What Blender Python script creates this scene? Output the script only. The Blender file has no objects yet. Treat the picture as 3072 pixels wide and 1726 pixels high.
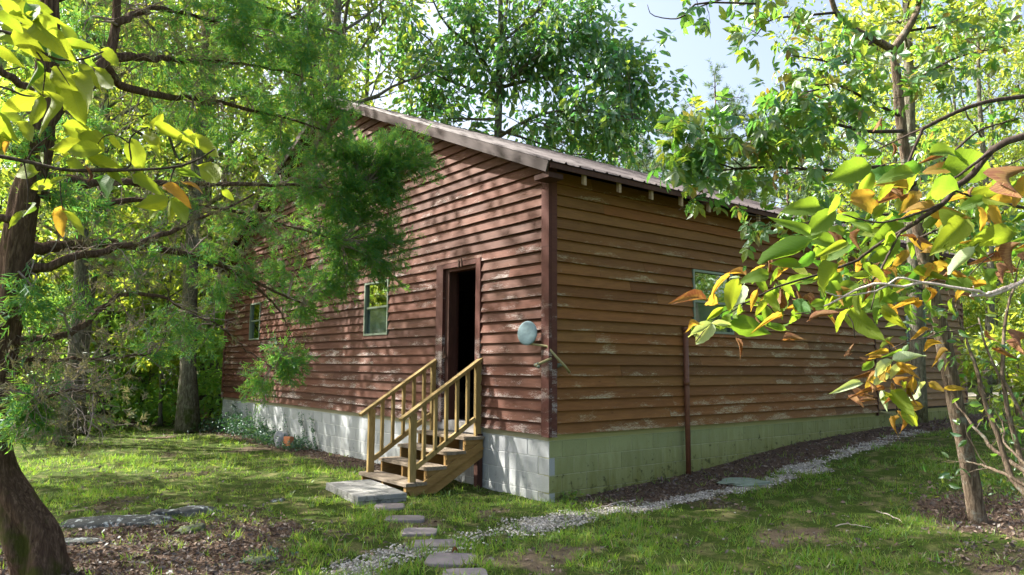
import bpy, math, random
import numpy as np
from mathutils import Vector, Matrix
R_ = math.radians
rng = np.random.default_rng(7)
random.seed(7)
scene = bpy.context.scene
COL = scene.collection

# ------------------------------------------------------------------ camera
CAM = np.array([-5.741, -6.621, 1.591])
FPX, PITCH, ROLL, YAW = 2191.2, R_(6.146), R_(0.341), R_(51.996)
FW = np.array([math.cos(YAW)*math.cos(PITCH), math.sin(YAW)*math.cos(PITCH), math.sin(PITCH)])
_r = np.array([math.sin(YAW), -math.cos(YAW), 0.0]); _u = np.cross(_r, FW)
RT = _r*math.cos(ROLL)+_u*math.sin(ROLL); UP = -_r*math.sin(ROLL)+_u*math.cos(ROLL)
cd = bpy.data.cameras.new("camera"); cam = bpy.data.objects.new("camera", cd); COL.objects.link(cam)
cd.sensor_width = 36.0; cd.lens = 36.0*FPX/3072.0; cd.clip_start = 0.05; cd.clip_end = 2000
cam.matrix_world = Matrix(((RT[0], UP[0], -FW[0], CAM[0]), (RT[1], UP[1], -FW[1], CAM[1]), (RT[2], UP[2], -FW[2], CAM[2]), (0, 0, 0, 1)))
scene.camera = cam

# ------------------------------------------------------------------ sky, sun, exposure
SUN = np.array([-0.44, 0.58, 0.68]); SUN = SUN/np.linalg.norm(SUN)
world = bpy.data.worlds.new("World"); scene.world = world; world.use_nodes = True
wn = world.node_tree.nodes; wl = world.node_tree.links
sky = wn.new("ShaderNodeTexSky"); sky.sky_type = 'NISHITA'; sky.sun_disc = False
sky.sun_elevation = math.asin(SUN[2]); sky.sun_rotation = math.atan2(SUN[0], SUN[1])
sky.air_density = 0.9; sky.dust_density = 6.0; sky.ozone_density = 1.2
wn["Background"].inputs[1].default_value = 0.13
hs = wn.new('ShaderNodeHueSaturation'); hs.inputs['Saturation'].default_value = .82; wl.new(sky.outputs[0], hs.inputs['Color']); wl.new(hs.outputs[0], wn["Background"].inputs[0])
sd = bpy.data.lights.new("sun", 'SUN'); sd.energy = 5.0; sd.angle = R_(0.53); sd.color = (1.0, 0.94, 0.84)
so = bpy.data.objects.new("sun", sd); COL.objects.link(so)
so.rotation_euler = Vector(-SUN).to_track_quat('-Z', 'Y').to_euler(); so.location = (-20, 22, 30)
scene.view_settings.view_transform = 'Standard'; scene.view_settings.look = 'None'
scene.view_settings.gamma = 1.0; scene.view_settings.use_curve_mapping = False
scene.view_settings.exposure = 1.76
scene.render.engine = 'CYCLES'
cy = scene.cycles
cy.max_bounces = 6; cy.diffuse_bounces = 4; cy.glossy_bounces = 3; cy.transmission_bounces = 4; cy.transparent_max_bounces = 6
cy.caustics_reflective = False; cy.caustics_refractive = False; cy.use_denoising = True
cy.sample_clamp_indirect = 6.0

# ------------------------------------------------------------------ helpers
S_ = 3072/2575.0
def at(x, y, dep):
    """point seen at (x, y) of the 2575 px wide survey of the photo, dep metres into the scene"""
    return CAM + dep*(FW + RT*((x*S_-1536)/FPX) - UP*((y*S_-863)/FPX))
def smooth(a, b, x):
    t = np.clip((x-a)/(b-a), 0, 1); return t*t*(3-2*t)
def vnoise(x, y, seed=0):
    xi = np.floor(x).astype(np.int64); yi = np.floor(y).astype(np.int64); fx = x-xi; fy = y-yi
    fx = fx*fx*(3-2*fx); fy = fy*fy*(3-2*fy)
    def h(a, b):
        n = (a*374761393 + b*668265263 + seed*974711) & 0x7fffffff
        n = ((n ^ (n >> 13))*1274126177) & 0x7fffffff
        return ((n ^ (n >> 16)) & 0xffff)/65535.0
    return (h(xi, yi)*(1-fx)+h(xi+1, yi)*fx)*(1-fy)+(h(xi, yi+1)*(1-fx)+h(xi+1, yi+1)*fx)*fy
def fbm(x, y, s, seed=0, o=4):
    v = 0; a = .5; t = 0
    for k in range(o):
        v = v+a*vnoise(x*s, y*s, seed+k*17); t += a; a *= .5; s *= 2.07
    return v/t
def gh(x, y):
    x = np.asarray(x, float); y = np.asarray(y, float)
    ramp = np.interp(x, [0, 2.5, 5.3, 8, 11, 18, 60], [0, .12, .38, .49, .55, .6, .6])
    f = 1-.45*smooth(-1.5, -8, y)
    b = (fbm(x, y, .45, 3, 3)-.5)*.07*smooth(0.2, 2.0, np.abs(y+.2)+np.clip(-x, 0, 9)*.4)
    hill = 0.35*smooth(20, 60, np.hypot(x, y))
    return ramp*f+b+hill*0
def ground_at(x, y):
    p = at(x, y, 1.0)-CAM
    t = 2.0
    for _ in range(400):
        q = CAM+p*t
        if q[2] <= gh(q[0], q[1]): break
        t += .05 if t < 20 else .2
    return CAM+p*t

def tag(o, label=None, cat=None, group=None, kind=None):
    if label: o['label'] = label
    if cat: o['category'] = cat
    if group: o['group'] = group
    if kind: o['kind'] = kind
    return o
def empty(name, loc=(0, 0, 0), label=None, cat=None, group=None):
    o = bpy.data.objects.new(name, None); COL.objects.link(o); o.location = Vector([float(v) for v in loc]); o.empty_display_size = .2
    return tag(o, label, cat, group)
bpy_update_needed = []
def link(name, me, mat=None, parent=None, mw=None):
    o = bpy.data.objects.new(name, me); COL.objects.link(o)
    if mat is not None and not me.materials: me.materials.append(mat)
    if parent is not None:
        o.parent = parent
        # geometry below is in world coordinates: cancel the parent's location
        loc = Vector((0, 0, 0)); p = parent
        while p is not None:
            loc += p.location; p = p.parent
        M = Matrix.Translation(-loc) @ (mw if mw is not None else Matrix.Identity(4))
    else:
        M = mw if mw is not None else Matrix.Identity(4)
    if mw is not None or parent is not None: o.matrix_local = M
    return o
def mesh_np(name, V, F, mat=None, smoothf=False, uv=None):
    """V (n,3), F list of arrays of same-size faces or an (m,k) array"""
    me = bpy.data.meshes.new(name)
    V = np.asarray(V, np.float32); Fs = F if isinstance(F, list) else [F]
    Fs = [np.asarray(f, np.int32) for f in Fs if len(f)]
    nl = sum(f.size for f in Fs); nf = sum(len(f) for f in Fs)
    me.vertices.add(len(V)); me.vertices.foreach_set('co', V.ravel())
    me.loops.add(nl); me.polygons.add(nf)
    li = np.concatenate([f.ravel() for f in Fs])
    tot = np.concatenate([np.full(len(f), f.shape[1], np.int32) for f in Fs])
    st = np.concatenate([[0], np.cumsum(tot)[:-1]]).astype(np.int32)
    me.loops.foreach_set('vertex_index', li); me.polygons.foreach_set('loop_start', st); me.polygons.foreach_set('loop_total', tot)
    me.polygons.foreach_set('use_smooth', np.full(nf, bool(smoothf)))
    if uv is not None:
        l = me.uv_layers.new(name='UVMap'); l.data.foreach_set('uv', np.asarray(uv, np.float32)[li].ravel())
    me.update(calc_edges=True)
    if mat is not None: me.materials.append(mat)
    return me
class MB:
    def __init__(s): s.V = []; s.F = {}; s.n = 0
    def add(s, V, F):
        V = np.asarray(V, float); s.V.append(V)
        for f in F: s.F.setdefault(len(f), []).append([i+s.n for i in f])
        s.n += len(V)
    def addarr(s, V, F):
        s.V.append(np.asarray(V, float)); F = np.asarray(F)
        s.F.setdefault(F.shape[1], []).extend((F+s.n).tolist()); s.n += len(V)
    def box(s, a, b, rot=None, c=None):
        x0, y0, z0 = a; x1, y1, z1 = b
        V = np.array([[x0, y0, z0], [x1, y0, z0], [x1, y1, z0], [x0, y1, z0], [x0, y0, z1], [x1, y0, z1], [x1, y1, z1], [x0, y1, z1]], float)
        if rot is not None:
            c = V.mean(0) if c is None else np.array(c); V = (V-c)@np.array(rot).T+c
        s.add(V, [(0, 3, 2, 1), (4, 5, 6, 7), (0, 1, 5, 4), (1, 2, 6, 5), (2, 3, 7, 6), (3, 0, 4, 7)])
    def bar(s, p, q, w, h, up=(0, 0, 1)):
        p = np.array(p, float); q = np.array(q, float); d = q-p; d /= np.linalg.norm(d); u = np.array(up, float)
        sd_ = np.cross(d, u); sd_ /= np.linalg.norm(sd_); u = np.cross(sd_, d)
        V = []
        for e in (p, q):
            for a_, b_ in ((-1, -1), (1, -1), (1, 1), (-1, 1)): V.append(e+sd_*a_*w/2+u*b_*h/2)
        s.add(V, [(3, 2, 1, 0), (4, 5, 6, 7), (0, 1, 5, 4), (1, 2, 6, 5), (2, 3, 7, 6), (3, 0, 4, 7)])
    def tube(s, P, r, n=6, cap=True, ridg=0.0, seed=0):
        P = np.asarray(P, float); r = np.broadcast_to(np.asarray(r, float), (len(P),))
        T = np.gradient(P, axis=0); T /= np.linalg.norm(T, axis=1)[:, None]+1e-9
        ref = np.array([1., 0, 0]) if abs(T[0][2]) > .8 else np.array([0, 0, 1.])
        a = np.linspace(0, 2*math.pi, n, endpoint=False)
        A = np.cross(T, ref); A /= np.linalg.norm(A, axis=1)[:, None]+1e-9; B = np.cross(T, A)
        rr = r[:, None]*np.ones((1, n))
        if ridg:
            L = np.concatenate([[0], np.cumsum(np.linalg.norm(np.diff(P, axis=0), axis=1))])
            g = vnoise(a[None, :]*n/6.3*.55+np.zeros((len(P), 1)), L[:, None]*3.0+np.zeros((1, n)), seed)
            g2 = np.sin(a*3+seed)[None, :]*.5+np.sin(a*5+seed*2+L[:, None]*1.5)*.5
            rr = rr*(1+ridg*(g-.5)+ridg*.4*g2)
        V = P[:, None, :]+rr[:, :, None]*(np.cos(a)[None, :, None]*A[:, None, :]+np.sin(a)[None, :, None]*B[:, None, :])
        V = V.reshape(-1, 3); m = len(P)
        i = np.arange(m-1)[:, None]*n; j = np.arange(n)[None, :]; k = (j+1) % n
        F = np.stack([i+j, i+k, i+n+k, i+n+j], -1).reshape(-1, 4)
        s.addarr(V, F)
        if cap: s.F.setdefault(n, []).append([s.n-m*n+v for v in range(n-1, -1, -1)]); s.F[n].append([s.n-n+v for v in range(n)])
    def mesh(s, name, mat=None, smoothf=False):
        V = np.concatenate(s.V); return mesh_np(name, V, [np.array(f) for f in s.F.values()], mat, smoothf)
def build(mb, name, mat, parent=None, smoothf=False): return link(name, mb.mesh(name, mat, smoothf), None, parent)
def spline(P, n):
    P = np.asarray(P, float); m = len(P)
    if m == 2: return P[0]+(P[1]-P[0])*np.linspace(0, 1, n)[:, None]
    Q = np.vstack([2*P[0]-P[1], P, 2*P[-1]-P[-2]]); out = []
    for t in np.linspace(0, m-1-1e-6, n):
        i = int(t); f = t-i; a, b, c, d = Q[i], Q[i+1], Q[i+2], Q[i+3]
        out.append(.5*((2*b)+(c-a)*f+(2*a-5*b+4*c-d)*f*f+(3*b-a-3*c+d)*f**3))
    return np.array(out)
def unit(v):
    v = np.asarray(v, float); return v/(np.linalg.norm(v, axis=-1, keepdims=True)+1e-9)
def leaves_mesh(name, P, D, N, size, tv, tf, mat, uvt=None, smoothf=False):
    """copies of a small template (x along D, z along N) joined into one mesh"""
    P = np.asarray(P); D = unit(D); N = unit(N-D*np.sum(N*D, -1, keepdims=True)); B = np.cross(N, D)
    tv = np.asarray(tv, float); k = len(tv); size = np.broadcast_to(np.asarray(size, float), (len(P),))
    V = P[:, None, :]+size[:, None, None]*(tv[None, :, 0:1]*D[:, None, :]+tv[None, :, 1:2]*B[:, None, :]+tv[None, :, 2:3]*N[:, None, :])
    out = []
    byk = {}
    for f in tf: byk.setdefault(len(f), []).append(f)
    for kk, fs in byk.items():
        f = np.array(fs); out.append((np.arange(len(P))[:, None, None]*k+f[None]).reshape(-1, kk))
    uv = None if uvt is None else np.tile(np.asarray(uvt, float), (len(P), 1))
    return mesh_np(name, V.reshape(-1, 3), out, mat, smoothf, uv)
LEAF2_V = [(0, 0, 0), (.45, .27, .08), (1, 0, -.12), (.45, -.27, .08)]; LEAF2_F = [(0, 2, 1), (0, 3, 2)]
LEAF4_V = [(0, 0, 0), (.3, .2, .06), (.68, .19, .02), (1, 0, -.14), (.68, -.19, .02), (.3, -.2, .06), (.5, 0, -.01)]
LEAF4_F = [(0, 6, 2, 1), (6, 3, 2), (0, 5, 4, 6), (6, 4, 3)]
def rdir(n, up=0.0):
    v = rng.normal(size=(n, 3)); v[:, 2] += up; return unit(v)

# ------------------------------------------------------------------ materials
def newmat(name):
    m = bpy.data.materials.new(name); m.use_nodes = True; nt = m.node_tree; nt.nodes.clear()
    return m, nt, nt.nodes, nt.links
def nd(nt, t, **kw):
    n = nt.nodes.new(t)
    for k, v in kw.items(): setattr(n, k, v)
    return n
def ramp(nt, fac, stops):
    r = nt.nodes.new('ShaderNodeValToRGB'); e = r.color_ramp.elements
    while len(e) < len(stops): e.new(.5)
    for el, (p, c) in zip(e, stops):
        el.position = p; el.color = (*c, 1) if len(c) == 3 else c
    nt.links.new(fac, r.inputs[0]); return r.outputs[0]
def mixc(nt, f, a, b, mode='MIX'):
    m = nt.nodes.new('ShaderNodeMix'); m.data_type = 'RGBA'; m.blend_type = mode
    for sck, v in ((m.inputs[0], f), (m.inputs[6], a), (m.inputs[7], b)):
        if hasattr(v, 'default_value') and hasattr(v, 'links'): nt.links.new(v, sck)
        elif isinstance(v, (int, float)): sck.default_value = v
        else: sck.default_value = (*v, 1)
    return m.outputs[2]
def math_(nt, op, a, b=None, clamp=False):
    m = nt.nodes.new('ShaderNodeMath'); m.operation = op; m.use_clamp = clamp
    for i, v in enumerate((a, b)):
        if v is None: continue
        if hasattr(v, 'links'): nt.links.new(v, m.inputs[i])
        else: m.inputs[i].default_value = v
    return m.outputs[0]
def noise(nt, vec, scale, detail=4, rough=.55, dist=0.0):
    n = nt.nodes.new('ShaderNodeTexNoise'); n.inputs['Scale'].default_value = scale; n.inputs['Detail'].default_value = detail
    n.inputs['Roughness'].default_value = rough; n.inputs['Distortion'].default_value = dist
    if vec is not None: nt.links.new(vec, n.inputs['Vector'])
    return n.outputs['Fac']
def mapping(nt, vec, scale=(1, 1, 1), loc=None):
    m = nt.nodes.new('ShaderNodeMapping'); m.inputs['Scale'].default_value = scale
    nt.links.new(vec, m.inputs['Vector'])
    if loc is not None: nt.links.new(loc, m.inputs['Location'])
    return m.outputs[0]
def objcoord(nt, scale=(1, 1, 1), rand=True):
    tc = nt.nodes.new('ShaderNodeTexCoord'); oi = nt.nodes.new('ShaderNodeObjectInfo')
    if not rand: return mapping(nt, tc.outputs['Object'], scale), oi
    c = nt.nodes.new('ShaderNodeCombineXYZ')
    for i, k in enumerate((91.7, 53.1, 17.3)):
        nt.links.new(math_(nt, 'MULTIPLY', oi.outputs['Random'], k), c.inputs[i])
    return mapping(nt, tc.outputs['Object'], scale, c.outputs[0]), oi
def finish(nt, col, rough=.8, bump=None, bs=.3, bd=.01, spec=.3, metal=0.0):
    b = nt.nodes.new('ShaderNodeBsdfPrincipled'); o = nt.nodes.new('ShaderNodeOutputMaterial')
    if hasattr(col, 'links'): nt.links.new(col, b.inputs['Base Color'])
    else: b.inputs['Base Color'].default_value = (*col, 1)
    if hasattr(rough, 'links'): nt.links.new(rough, b.inputs['Roughness'])
    else: b.inputs['Roughness'].default_value = rough
    b.inputs['Specular IOR Level'].default_value = spec; b.inputs['Metallic'].default_value = metal
    if bump is not None:
        bp = nt.nodes.new('ShaderNodeBump'); bp.inputs['Strength'].default_value = bs; bp.inputs['Distance'].default_value = bd
        nt.links.new(bump, bp.inputs['Height']); nt.links.new(bp.outputs[0], b.inputs['Normal'])
    nt.links.new(b.outputs[0], o.inputs[0]); return b

def siding_mat(name, c1, c2, c3, peelcol, peel=.5):
    """stained boards: long grain, knots, board to board tone and flaking old paint"""
    m, nt, N, L = newmat(name)
    v, oi = objcoord(nt, (1, 1, 1))
    g = noise(nt, mapping(nt, v, (1.2, 20, 34)), 3.0, 5, .6, .6)
    g2 = noise(nt, mapping(nt, v, (1.0, 4, 5)), 2.2, 4, .6, 1.2)
    col = ramp(nt, g, [(.25, c1), (.5, c2), (.75, c3)])
    col = mixc(nt, .55, col, mixc(nt, g2, tuple(.75*a for a in c1), tuple(min(1, 1.25*a) for a in c3)))
    tone = ramp(nt, oi.outputs['Random'], [(0, (.62, .62, .64)), (.5, (.9, .9, .9)), (1, (1.0, 1.0, 1.0))])
    hv = ramp(nt, math_(nt, 'FRACT', math_(nt, 'MULTIPLY', oi.outputs['Random'], 7.3)), [(0, (1, .9, .85)), (1, (.92, 1.0, 1.0))])
    col = mixc(nt, 1.0, mixc(nt, 1.0, col, tone, 'MULTIPLY'), hv, 'MULTIPLY')
    # knots
    vor = nt.nodes.new('ShaderNodeTexVoronoi'); vor.inputs['Scale'].default_value = 2.4
    nt.links.new(mapping(nt, v, (1.0, .01, 2.6)), vor.inputs['Vector'])
    kn = ramp(nt, vor.outputs['Distance'], [(.03, (1, 1, 1)), (.075, (0, 0, 0))])
    col = mixc(nt, math_(nt, 'MULTIPLY', kn, .55), col, tuple(.35*a for a in c1))
    # flakes: threads of old paint left along the grain, thickest toward the lower edge
    patch = noise(nt, mapping(nt, v, (.9, 1, 3.2)), 2.0, 4, .65)
    fine = noise(nt, mapping(nt, v, (1.6, 12, 30)), 9.0, 4, .7, 1.8)
    tc = nt.nodes.new('ShaderNodeTexCoord'); sx = nt.nodes.new('ShaderNodeSeparateXYZ'); nt.links.new(tc.outputs['Object'], sx.inputs[0])
    low = math_(nt, 'SUBTRACT', 1.0, math_(nt, 'MULTIPLY', sx.outputs['Z'], 9.0), True)
    rsel = math_(nt, 'FRACT', math_(nt, 'MULTIPLY', oi.outputs['Random'], 13.7))
    a = math_(nt, 'ADD', math_(nt, 'ADD', patch, math_(nt, 'MULTIPLY', low, .13)), math_(nt, 'MULTIPLY', rsel, .13))
    gz_ = nt.nodes.new('ShaderNodeNewGeometry'); sz_ = nt.nodes.new('ShaderNodeSeparateXYZ'); nt.links.new(gz_.outputs['Position'], sz_.inputs[0])
    a = math_(nt, 'ADD', a, math_(nt, 'MULTIPLY', math_(nt, 'SUBTRACT', 2.1, sz_.outputs['Z']), .035))
    a = math_(nt, 'MULTIPLY', math_(nt, 'SUBTRACT', a, .735-.10*peel), 6.0, True)
    thr = math_(nt, 'SUBTRACT', .66, math_(nt, 'MULTIPLY', a, .17))
    msk = math_(nt, 'MULTIPLY', math_(nt, 'MULTIPLY', math_(nt, 'SUBTRACT', fine, thr), 16.0, True), math_(nt, 'MULTIPLY', a, 3.0, True))
    # nail heads every 40 cm and rain streaks
    col = mixc(nt, math_(nt, 'MULTIPLY', msk, .9), col, mixc(nt, g, tuple(.7*x for x in peelcol), peelcol))
    h = math_(nt, 'ADD', math_(nt, 'MULTIPLY', g, .6), math_(nt, 'MULTIPLY', msk, -.25))
    finish(nt, col, .72, h, .5, .004, .25)
    return m
M = {}
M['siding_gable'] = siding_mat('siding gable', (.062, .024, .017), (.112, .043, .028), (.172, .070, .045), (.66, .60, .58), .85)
M['siding_side_bounce'] = siding_mat('siding side bounce tint', (.135, .055, .016), (.23, .098, .029), (.32, .150, .052), (.64, .58, .40), .85)  # warm bounced light painted into the stain: oranger and brighter than the gable
M['siding_add'] = siding_mat('siding addition', (.20, .105, .045), (.27, .15, .07), (.33, .20, .10), (.55, .52, .38), .3)
M['trim'] = siding_mat('trim', (.075, .024, .018), (.11, .036, .028), (.15, .055, .042), (.6, .56, .54), .35)
M['jamb'] = siding_mat('jamb', (.06, .022, .017), (.09, .034, .026), (.13, .05, .04), (.7, .68, .66), .85)
M['fascia'] = siding_mat('fascia', (.045, .034, .034), (.07, .05, .05), (.11, .08, .078), (.46, .48, .54), .7)
def wood_mat(name, c1, c2, c3, dirt=(.05, .045, .03), da=.5, sc=(2, 24, 24)):
    m, nt, N, L = newmat(name)
    v, oi = objcoord(nt)
    g = noise(nt, mapping(nt, v, sc), 2.0, 5, .6, .8)
    col = ramp(nt, g, [(.25, c1), (.5, c2), (.75, c3)])
    d = noise(nt, v, 3.0, 5, .65)
    col = mixc(nt, math_(nt, 'MULTIPLY', math_(nt, 'SUBTRACT', d, .5), 4*da, True), col, dirt)
    tone = ramp(nt, oi.outputs['Random'], [(0, (.8, .8, .8)), (1, (1, 1, 1))])
    col = mixc(nt, 1.0, col, tone, 'MULTIPLY')
    finish(nt, col, .75, g, .35, .003, .25); return m
M['rail'] = wood_mat('treated rail wood', (.23, .155, .055), (.33, .235, .09), (.42, .31, .14), (.16, .13, .06), .35, (10, 10, 2))
M['stringer'] = wood_mat('treated stringer wood', (.25, .145, .045), (.33, .20, .07), (.40, .26, .10), (.17, .13, .05), .4, (3, 12, 12))
M['tread'] = wood_mat('worn tread wood', (.17, .14, .105), (.27, .22, .165), (.38, .32, .25), (.10, .075, .05), .8, (18, 2.5, 18))
M['darkpost'] = wood_mat('dark post wood', (.045, .02, .015), (.07, .03, .022), (.10, .045, .032), (.03, .02, .015), .4, (14, 14, 2))
M['rafter'] = wood_mat('rafter wood', (.34, .24, .15), (.44, .32, .21), (.52, .40, .27), (.12, .08, .05), .4, (14, 2, 14))
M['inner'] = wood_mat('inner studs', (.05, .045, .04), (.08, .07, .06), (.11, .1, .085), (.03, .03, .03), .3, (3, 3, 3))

def block_mat(name, base, light, algae, am):
    m, nt, N, L = newmat(name)
    geo = nt.nodes.new('ShaderNodeNewGeometry'); oi = nt.nodes.new('ShaderNodeObjectInfo')
    n1 = noise(nt, geo.outputs['Position'], 70, 3, .7); n2 = noise(nt, geo.outputs['Position'], 1.7, 5, .6)
    n3 = noise(nt, mapping(nt, geo.outputs['Position'], (5, 5, 1.0)), 2.4, 5, .65)
    col = mixc(nt, n2, base, light)
    col = mixc(nt, 1.0, col, ramp(nt, oi.outputs['Random'], [(0, (.74, .76, .78)), (1, (1, 1, 1))]), 'MULTIPLY')
    col = mixc(nt, .35, col, mixc(nt, n1, tuple(.55*a for a in base), light))
    sx = nt.nodes.new('ShaderNodeSeparateXYZ'); nt.links.new(geo.outputs['Position'], sx.inputs[0])
    ht = math_(nt, 'SUBTRACT', sx.outputs['Z'], math_(nt, 'MULTIPLY', math_(nt, 'MAXIMUM', sx.outputs['X'], 0.0), .05))
    lowm = math_(nt, 'SUBTRACT', 1.0, math_(nt, 'MULTIPLY', ht, 1.5), True)
    a = math_(nt, 'MULTIPLY', math_(nt, 'SUBTRACT', math_(nt, 'ADD', math_(nt, 'MULTIPLY', n3, .8), math_(nt, 'MULTIPLY', lowm, .55)), .50), am, True)
    col = mixc(nt, a, col, algae)
    blot = math_(nt, 'MULTIPLY', math_(nt, 'SUBTRACT', math_(nt, 'ADD', noise(nt, geo.outputs['Position'], 9, 4, .7), math_(nt, 'MULTIPLY', lowm, .16)), .68), 9, True)
    col = mixc(nt, math_(nt, 'MULTIPLY', blot, .75*min(1, am)), col, (.028, .03, .015))
    finish(nt, col, .92, n1, .5, .004, .15); return m
M['block_side'] = block_mat('block side', (.29, .315, .14), (.41, .44, .23), (.17, .17, .045), 1.6)
M['block_gable'] = block_mat('block gable', (.36, .38, .40), (.52, .54, .56), (.25, .27, .16), .5)
M['mortar_side'] = block_mat('mortar side', (.44, .45, .28), (.54, .55, .36), (.17, .18, .07), 1.0)
M['mortar_gable'] = block_mat('mortar gable', (.66, .67, .65), (.76, .77, .75), (.40, .41, .3), .4)
M['parge_side'] = block_mat('parging side', (.36, .35, .14), (.46, .44, .21), (.2, .2, .07), .5)
M['parge_gable'] = block_mat('parging gable', (.40, .38, .25), (.50, .47, .33), (.3, .3, .15), .5)
M['slab'] = block_mat('slab concrete', (.30, .30, .30), (.44, .43, .43), (.16, .17, .12), .7)

def simple(name, col, rough=.6, spec=.3, metal=0, ns=12, var=.25, bs=.2):
    m, nt, N, L = newmat(name); v, oi = objcoord(nt)
    n = noise(nt, v, ns, 5, .6)
    c = mixc(nt, n, tuple(a*(1-var) for a in col), tuple(min(1, a*(1+var)) for a in col))
    finish(nt, c, rough, n, bs, .003, spec, metal); return m
M['roof'] = simple('roof metal', (.075, .060, .062), .62, .22, .0, 2.5, .25, .05)
M['drain'] = simple('drainpipe paint', (.15, .062, .036), .5, .35)
M['alu'] = simple('window aluminium', (.20, .25, .20), .45, .5, .3)
M['rusty'] = simple('rusty hardware', (.09, .05, .035), .7, .4, .3, 30, .5)
M['dishface'] = simple('weathered dish', (.22, .31, .34), .6, .3, 0, 14, .6)
M['disharm'] = simple('dish arm', (.34, .30, .15), .6, .4, .1, 25, .45)
M['moss_stone'] = simple('mossy clamp', (.16, .19, .15), .7, .4, 0, 40, .6)
M['drive'] = simple('drive gravel', (.42, .38, .33), .95, .1, 0, 4, .2)

m, nt, N, L = newmat('window glass')
g1 = nd(nt, 'ShaderNodeBsdfGlossy'); g1.inputs['Roughness'].default_value = .02; g1.inputs['Color'].default_value = (.92, 1, .94, 1)
tr = nd(nt, 'ShaderNodeBsdfTransparent'); tr.inputs[0].default_value = (.5, .58, .55, 1)
mx = nd(nt, 'ShaderNodeMixShader'); lw = nd(nt, 'ShaderNodeFresnel'); lw.inputs[0].default_value = 1.6
nt.links.new(math_(nt, 'ADD', lw.outputs[0], .28, True), mx.inputs[0]); nt.links.new(tr.outputs[0], mx.inputs[1]); nt.links.new(g1.outputs[0], mx.inputs[2])
bp = nd(nt, 'ShaderNodeBump'); bp.inputs['Strength'].default_value = .12; bp.inputs['Distance'].default_value = .004
tcg = nd(nt, 'ShaderNodeTexCoord'); nt.links.new(noise(nt, tcg.outputs['Object'], 3, 2), bp.inputs['Height']); nt.links.new(bp.outputs[0], g1.inputs['Normal'])
oo = nd(nt, 'ShaderNodeOutputMaterial'); nt.links.new(mx.outputs[0], oo.inputs[0]); M['glass'] = m
m, nt, N, L = newmat('window screen')
g1 = nd(nt, 'ShaderNodeBsdfGlossy'); g1.inputs['Roughness'].default_value = .06; g1.inputs['Color'].default_value = (.8, .95, .92, 1)
tr = nd(nt, 'ShaderNodeBsdfDiffuse'); tr.inputs[0].default_value = (.028, .045, .045, 1)
mx = nd(nt, 'ShaderNodeMixShader'); mx.inputs[0].default_value = .16
nt.links.new(tr.outputs[0], mx.inputs[1]); nt.links.new(g1.outputs[0], mx.inputs[2])
oo = nd(nt, 'ShaderNodeOutputMaterial'); nt.links.new(mx.outputs[0], oo.inputs[0]); M['screen'] = m

def leaf_mat(name, cols, trans, tmix=.5, gloss=.06, per='island', hue=None):
    """diffuse + translucent leaf; tone varies leaf by leaf"""
    m, nt, N, L = newmat(name)
    if per == 'island': rnd = nd(nt, 'ShaderNodeNewGeometry').outputs['Random Per Island']
    else: rnd = nd(nt, 'ShaderNodeObjectInfo').outputs['Random']
    stops = [(i/max(1, len(cols)-1), c) for i, c in enumerate(cols)]
    col = ramp(nt, rnd, stops)
    tstops = [(i/max(1, len(trans)-1), c) for i, c in enumerate(trans)]
    tcol = ramp(nt, rnd, tstops)
    d = nd(nt, 'ShaderNodeBsdfDiffuse'); t = nd(nt, 'ShaderNodeBsdfTranslucent'); g = nd(nt, 'ShaderNodeBsdfGlossy'); g.inputs['Roughness'].default_value = .42
    g.inputs['Color'].default_value = (.75, .85, .9, 1)
    nt.links.new(col, d.inputs[0]); nt.links.new(tcol, t.inputs[0])
    a = nd(nt, 'ShaderNodeMixShader'); a.inputs[0].default_value = tmix; b = nd(nt, 'ShaderNodeMixShader'); b.inputs[0].default_value = gloss
    nt.links.new(d.outputs[0], a.inputs[1]); nt.links.new(t.outputs[0], a.inputs[2]); nt.links.new(a.outputs[0], b.inputs[1]); nt.links.new(g.outputs[0], b.inputs[2])
    o = nd(nt, 'ShaderNodeOutputMaterial'); nt.links.new(b.outputs[0], o.inputs[0]); return m
M['leaf_wood'] = leaf_mat('woodland leaves', [(.045, .12, .02), (.07, .15, .02), (.11, .17, .02), (.05, .14, .035)], [(.24, .50, .05), (.40, .58, .05), (.58, .62, .06), (.28, .52, .08)], .55)
M['leaf_dark'] = leaf_mat('dark leaves', [(.03, .10, .035), (.05, .14, .03), (.09, .17, .025)], [(.12, .44, .10), (.24, .54, .07), (.46, .60, .06)], .5, .09)
M['leaf_bright'] = leaf_mat('bright leaves', [(.09, .16, .02), (.13, .19, .02), (.07, .15, .02)], [(.55, .66, .06), (.66, .70, .07), (.42, .62, .06)], .58)
M['under'] = leaf_mat('undergrowth leaves', [(.08, .22, .03), (.12, .27, .03), (.16, .28, .04), (.07, .20, .05)], [(.34, .70, .08), (.48, .78, .08), (.62, .80, .10), (.34, .66, .12)], .5)
M['leaf_hick'] = leaf_mat('hickory leaves', [(.03, .10, .025), (.045, .12, .02), (.07, .15, .02), (.12, .17, .025), (.04, .12, .03), (.07, .14, .02), (.15, .10, .03)], [(.14, .40, .05), (.22, .48, .05), (.34, .54, .05), (.50, .56, .05), (.16, .42, .07), (.30, .52, .05), (.42, .26, .05)], .5, .07)
M['cedar'] = leaf_mat('cedar foliage', [(.035, .15, .045), (.06, .19, .035), (.11, .21, .03), (.05, .16, .07)], [(.16, .52, .10), (.28, .60, .07), (.46, .62, .08), (.16, .46, .14)], .45, .03)
M['cedar_dry'] = leaf_mat('cedar dry sprays', [(.17, .16, .09), (.22, .19, .12), (.12, .15, .06)], [(.25, .24, .1), (.3, .25, .12), (.2, .24, .08)], .35, .02)
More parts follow.
